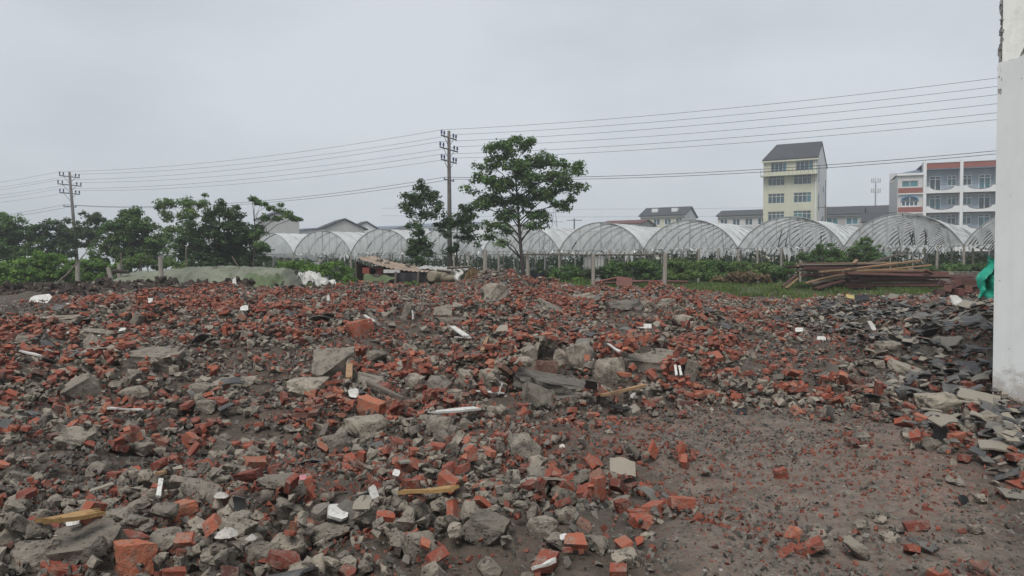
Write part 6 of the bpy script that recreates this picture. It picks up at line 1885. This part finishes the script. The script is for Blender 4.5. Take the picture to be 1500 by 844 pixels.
plank('timber_lath', 'brown lath leaning on the far mound beside the pale one', 'lath', (540, 462), (556, 482), .06, .03, 'wood_grey', .005, .06)
plank('white_stake', 'pale upright stake behind the upright slate plate', 'stake', (604, 470), (603, 458), .06, .03, 'white_paint', .005, .03)
plank('dark_sheet', 'blackish bent sheet below the wood strip', 'sheet', (893, 596), (922, 604), .12, .01, 'black', .03, .03)
plank('wood_batten', 'thin dark batten sloping by the propped beige slab', 'batten', (540, 566), (590, 590), .06, .03, 'wood_grey', .01, .06)
plank('long_lath', 'white lath lying flat in the left of the field', 'lath', (157, 600), (210, 602), .05, .015, 'white_paint', .02, .02)
plank('yellow_stick', 'light stick lying on the far right rubble edge', 'stick', (1118, 432), (1127, 441), .05, .03, 'wood_raw', .01, .05)
scrap('white_sheet', 'white flat sheet stuck in the soil bank at the left', 'sheet', 54, 444, 34, 17, 'white_paint', 42, 8, .03)
scrap('white_sheet', 'white triangular sheet below the offcut heap at the right', 'sheet', 1406, 446, 27, 19, 'white_paint', 55, 25, .03)
scrap('white_tile', 'white tile piece behind the yellow splintered board', 'tile', 104, 771, 22, 12, 'white_paint', 45, 20, .012)
scrap('foam_piece', 'broken white foam piece in the middle foreground', 'foam', 492, 759, 34, 14, 'white_paint', 25, 20, .02)
scrap('white_shard', 'white oval shard in the middle of the bare patch', 'shard', 580, 698, 13, 8, 'white_paint', 30, 0, .01)
scrap('pink_wrapper', 'pink scrap in the foreground above the pale flat stone', 'scrap', 443, 704, 12, 6, 'pink', 35, 10, .004)
scrap('yellow_cloth', 'yellow cloth at the edge of the grass on the right', 'cloth', 1248, 437, 18, 7, 'yellow', 35, 0, .02)
scrap('black_sheet', 'black board leaning right of the yellow cloth', 'board', 1265, 440, 22, 10, 'black', 35, -25, .03)
scrap('white_shard', 'white bent plastic piece in the right corridor', 'shard', 1280, 483, 10, 16, 'white_paint', 60, 20, .01)
scrap('white_shard', 'pointed white shard left in the right corridor', 'shard', 1172, 486, 14, 7, 'white_paint', 35, -30, .01)
scrap('white_shard', 'white shard in the middle of the right corridor', 'shard', 1205, 499, 14, 7, 'white_paint', 35, -20, .01)
scrap('white_shard', 'white cap on the brick in the middle far rubble', 'shard', 944, 481, 27, 8, 'white_paint', 25, -10, .02)
scrap('white_shard', 'white star shaped scrap below the soil bank', 'shard', 217, 445, 12, 11, 'white_paint', 60, 0, .01, .5)
scrap('white_shard', 'white chip on the left hummock crest', 'shard', 178, 485, 12, 5, 'white_paint', 35, 0, .01)
scrap('white_shard', 'white scrap near the far left mound top', 'shard', 356, 455, 15, 8, 'white_paint', 40, 10, .01)
scrap('white_shard', 'white scrap leaning near the soil heap edge', 'shard', 480, 441, 5, 11, 'white_paint', 70, 10, .01)
scrap('white_shard', 'white stub on top of the dark soil lump', 'shard', 342, 416, 6, 11, 'white_paint', 70, 10, .02)
scrap('white_shard', 'white chip beside the mossy grey boulder', 'shard', 824, 660, 9, 8, 'white_paint', 45, 0, .01)
scrap('white_shard', 'white oval chip right of the rough foreground stone', 'shard', 826, 792, 13, 6, 'white_paint', 25, 0, .01)
scrap('white_shard', 'white shard beside the largest red brick block', 'shard', 517, 582, 18, 14, 'white_paint', 55, 20, .01)
scrap('tile_half', 'half orange half white curved tile in the foreground', 'tile', 546, 731, 16, 20, 'white_paint', 65, 30, .012)
scrap('slate_shard', 'blue black slate shard on the bare path near the left', 'slate', 1088, 608, 19, 9, 'black', 35, -25, .01)
scrap('slate_shard', 'dark triangular slate standing on the bare path', 'slate', 1415, 740, 16, 14, 'black', 60, 10, .01)
scrap('blue_chip', 'tiny blue chip above the wide dark left slab', 'chip', 244, 514, 4, 3, 'blue', 50, 0, .01)
def ragpile(label, px, py, wpx, hpx, mat='rag'):
    p = on_top(px, py)
    s = p.y / F
    W, Hh = wpx * s, hpx * s
    def f(u, v):
        a, r = u * 6.283, v
        k = 1 + .45 * mnoise.noise(Vector((math.cos(a) * 2 + px, math.sin(a) * 2, v * 3)))
        return p + Vector((math.cos(a) * r * W / 2 * k, math.sin(a) * r * W / 2 * k + .03, 0.5 * Hh * (1 - r ** 1.5) * (.8 + .5 * mnoise.noise(Vector((u * 9, v * 6, px)))) + .02))
    o = MB().grid(26, 9, f).build('rag', M[mat], None, True)
    tag(o, label, 'rag')
ragpile('tangled white rag above the rounded red brick', 321, 734, 22, 16)
ragpile('white rag with loose threads in the left foreground', 329, 793, 34, 24)
ragpile('small grey rag at the left of the bottom bricks', 366, 798, 18, 14)
# ------------------------------------------------------------------ misty air
hz = bpy.data.materials.new('haze')
hz.use_nodes = True
ht_ = hz.node_tree
for n_ in list(ht_.nodes): ht_.nodes.remove(n_)
ho = ht_.nodes.new('ShaderNodeOutputMaterial')
hv = ht_.nodes.new('ShaderNodeVolumePrincipled')
hv.inputs['Color'].default_value = (0.90, 0.93, 0.97, 1)
hv.inputs['Density'].default_value = 0.0011
hv.inputs['Anisotropy'].default_value = 0.2
ht_.links.new(hv.outputs['Volume'], ho.inputs['Volume'])
o = MB().span(-960, 960, -60, 1640, -1.2, 34).build('haze', hz)
tag(o, 'thin even mist over the whole field and its surroundings', 'haze', None, 'stuff')
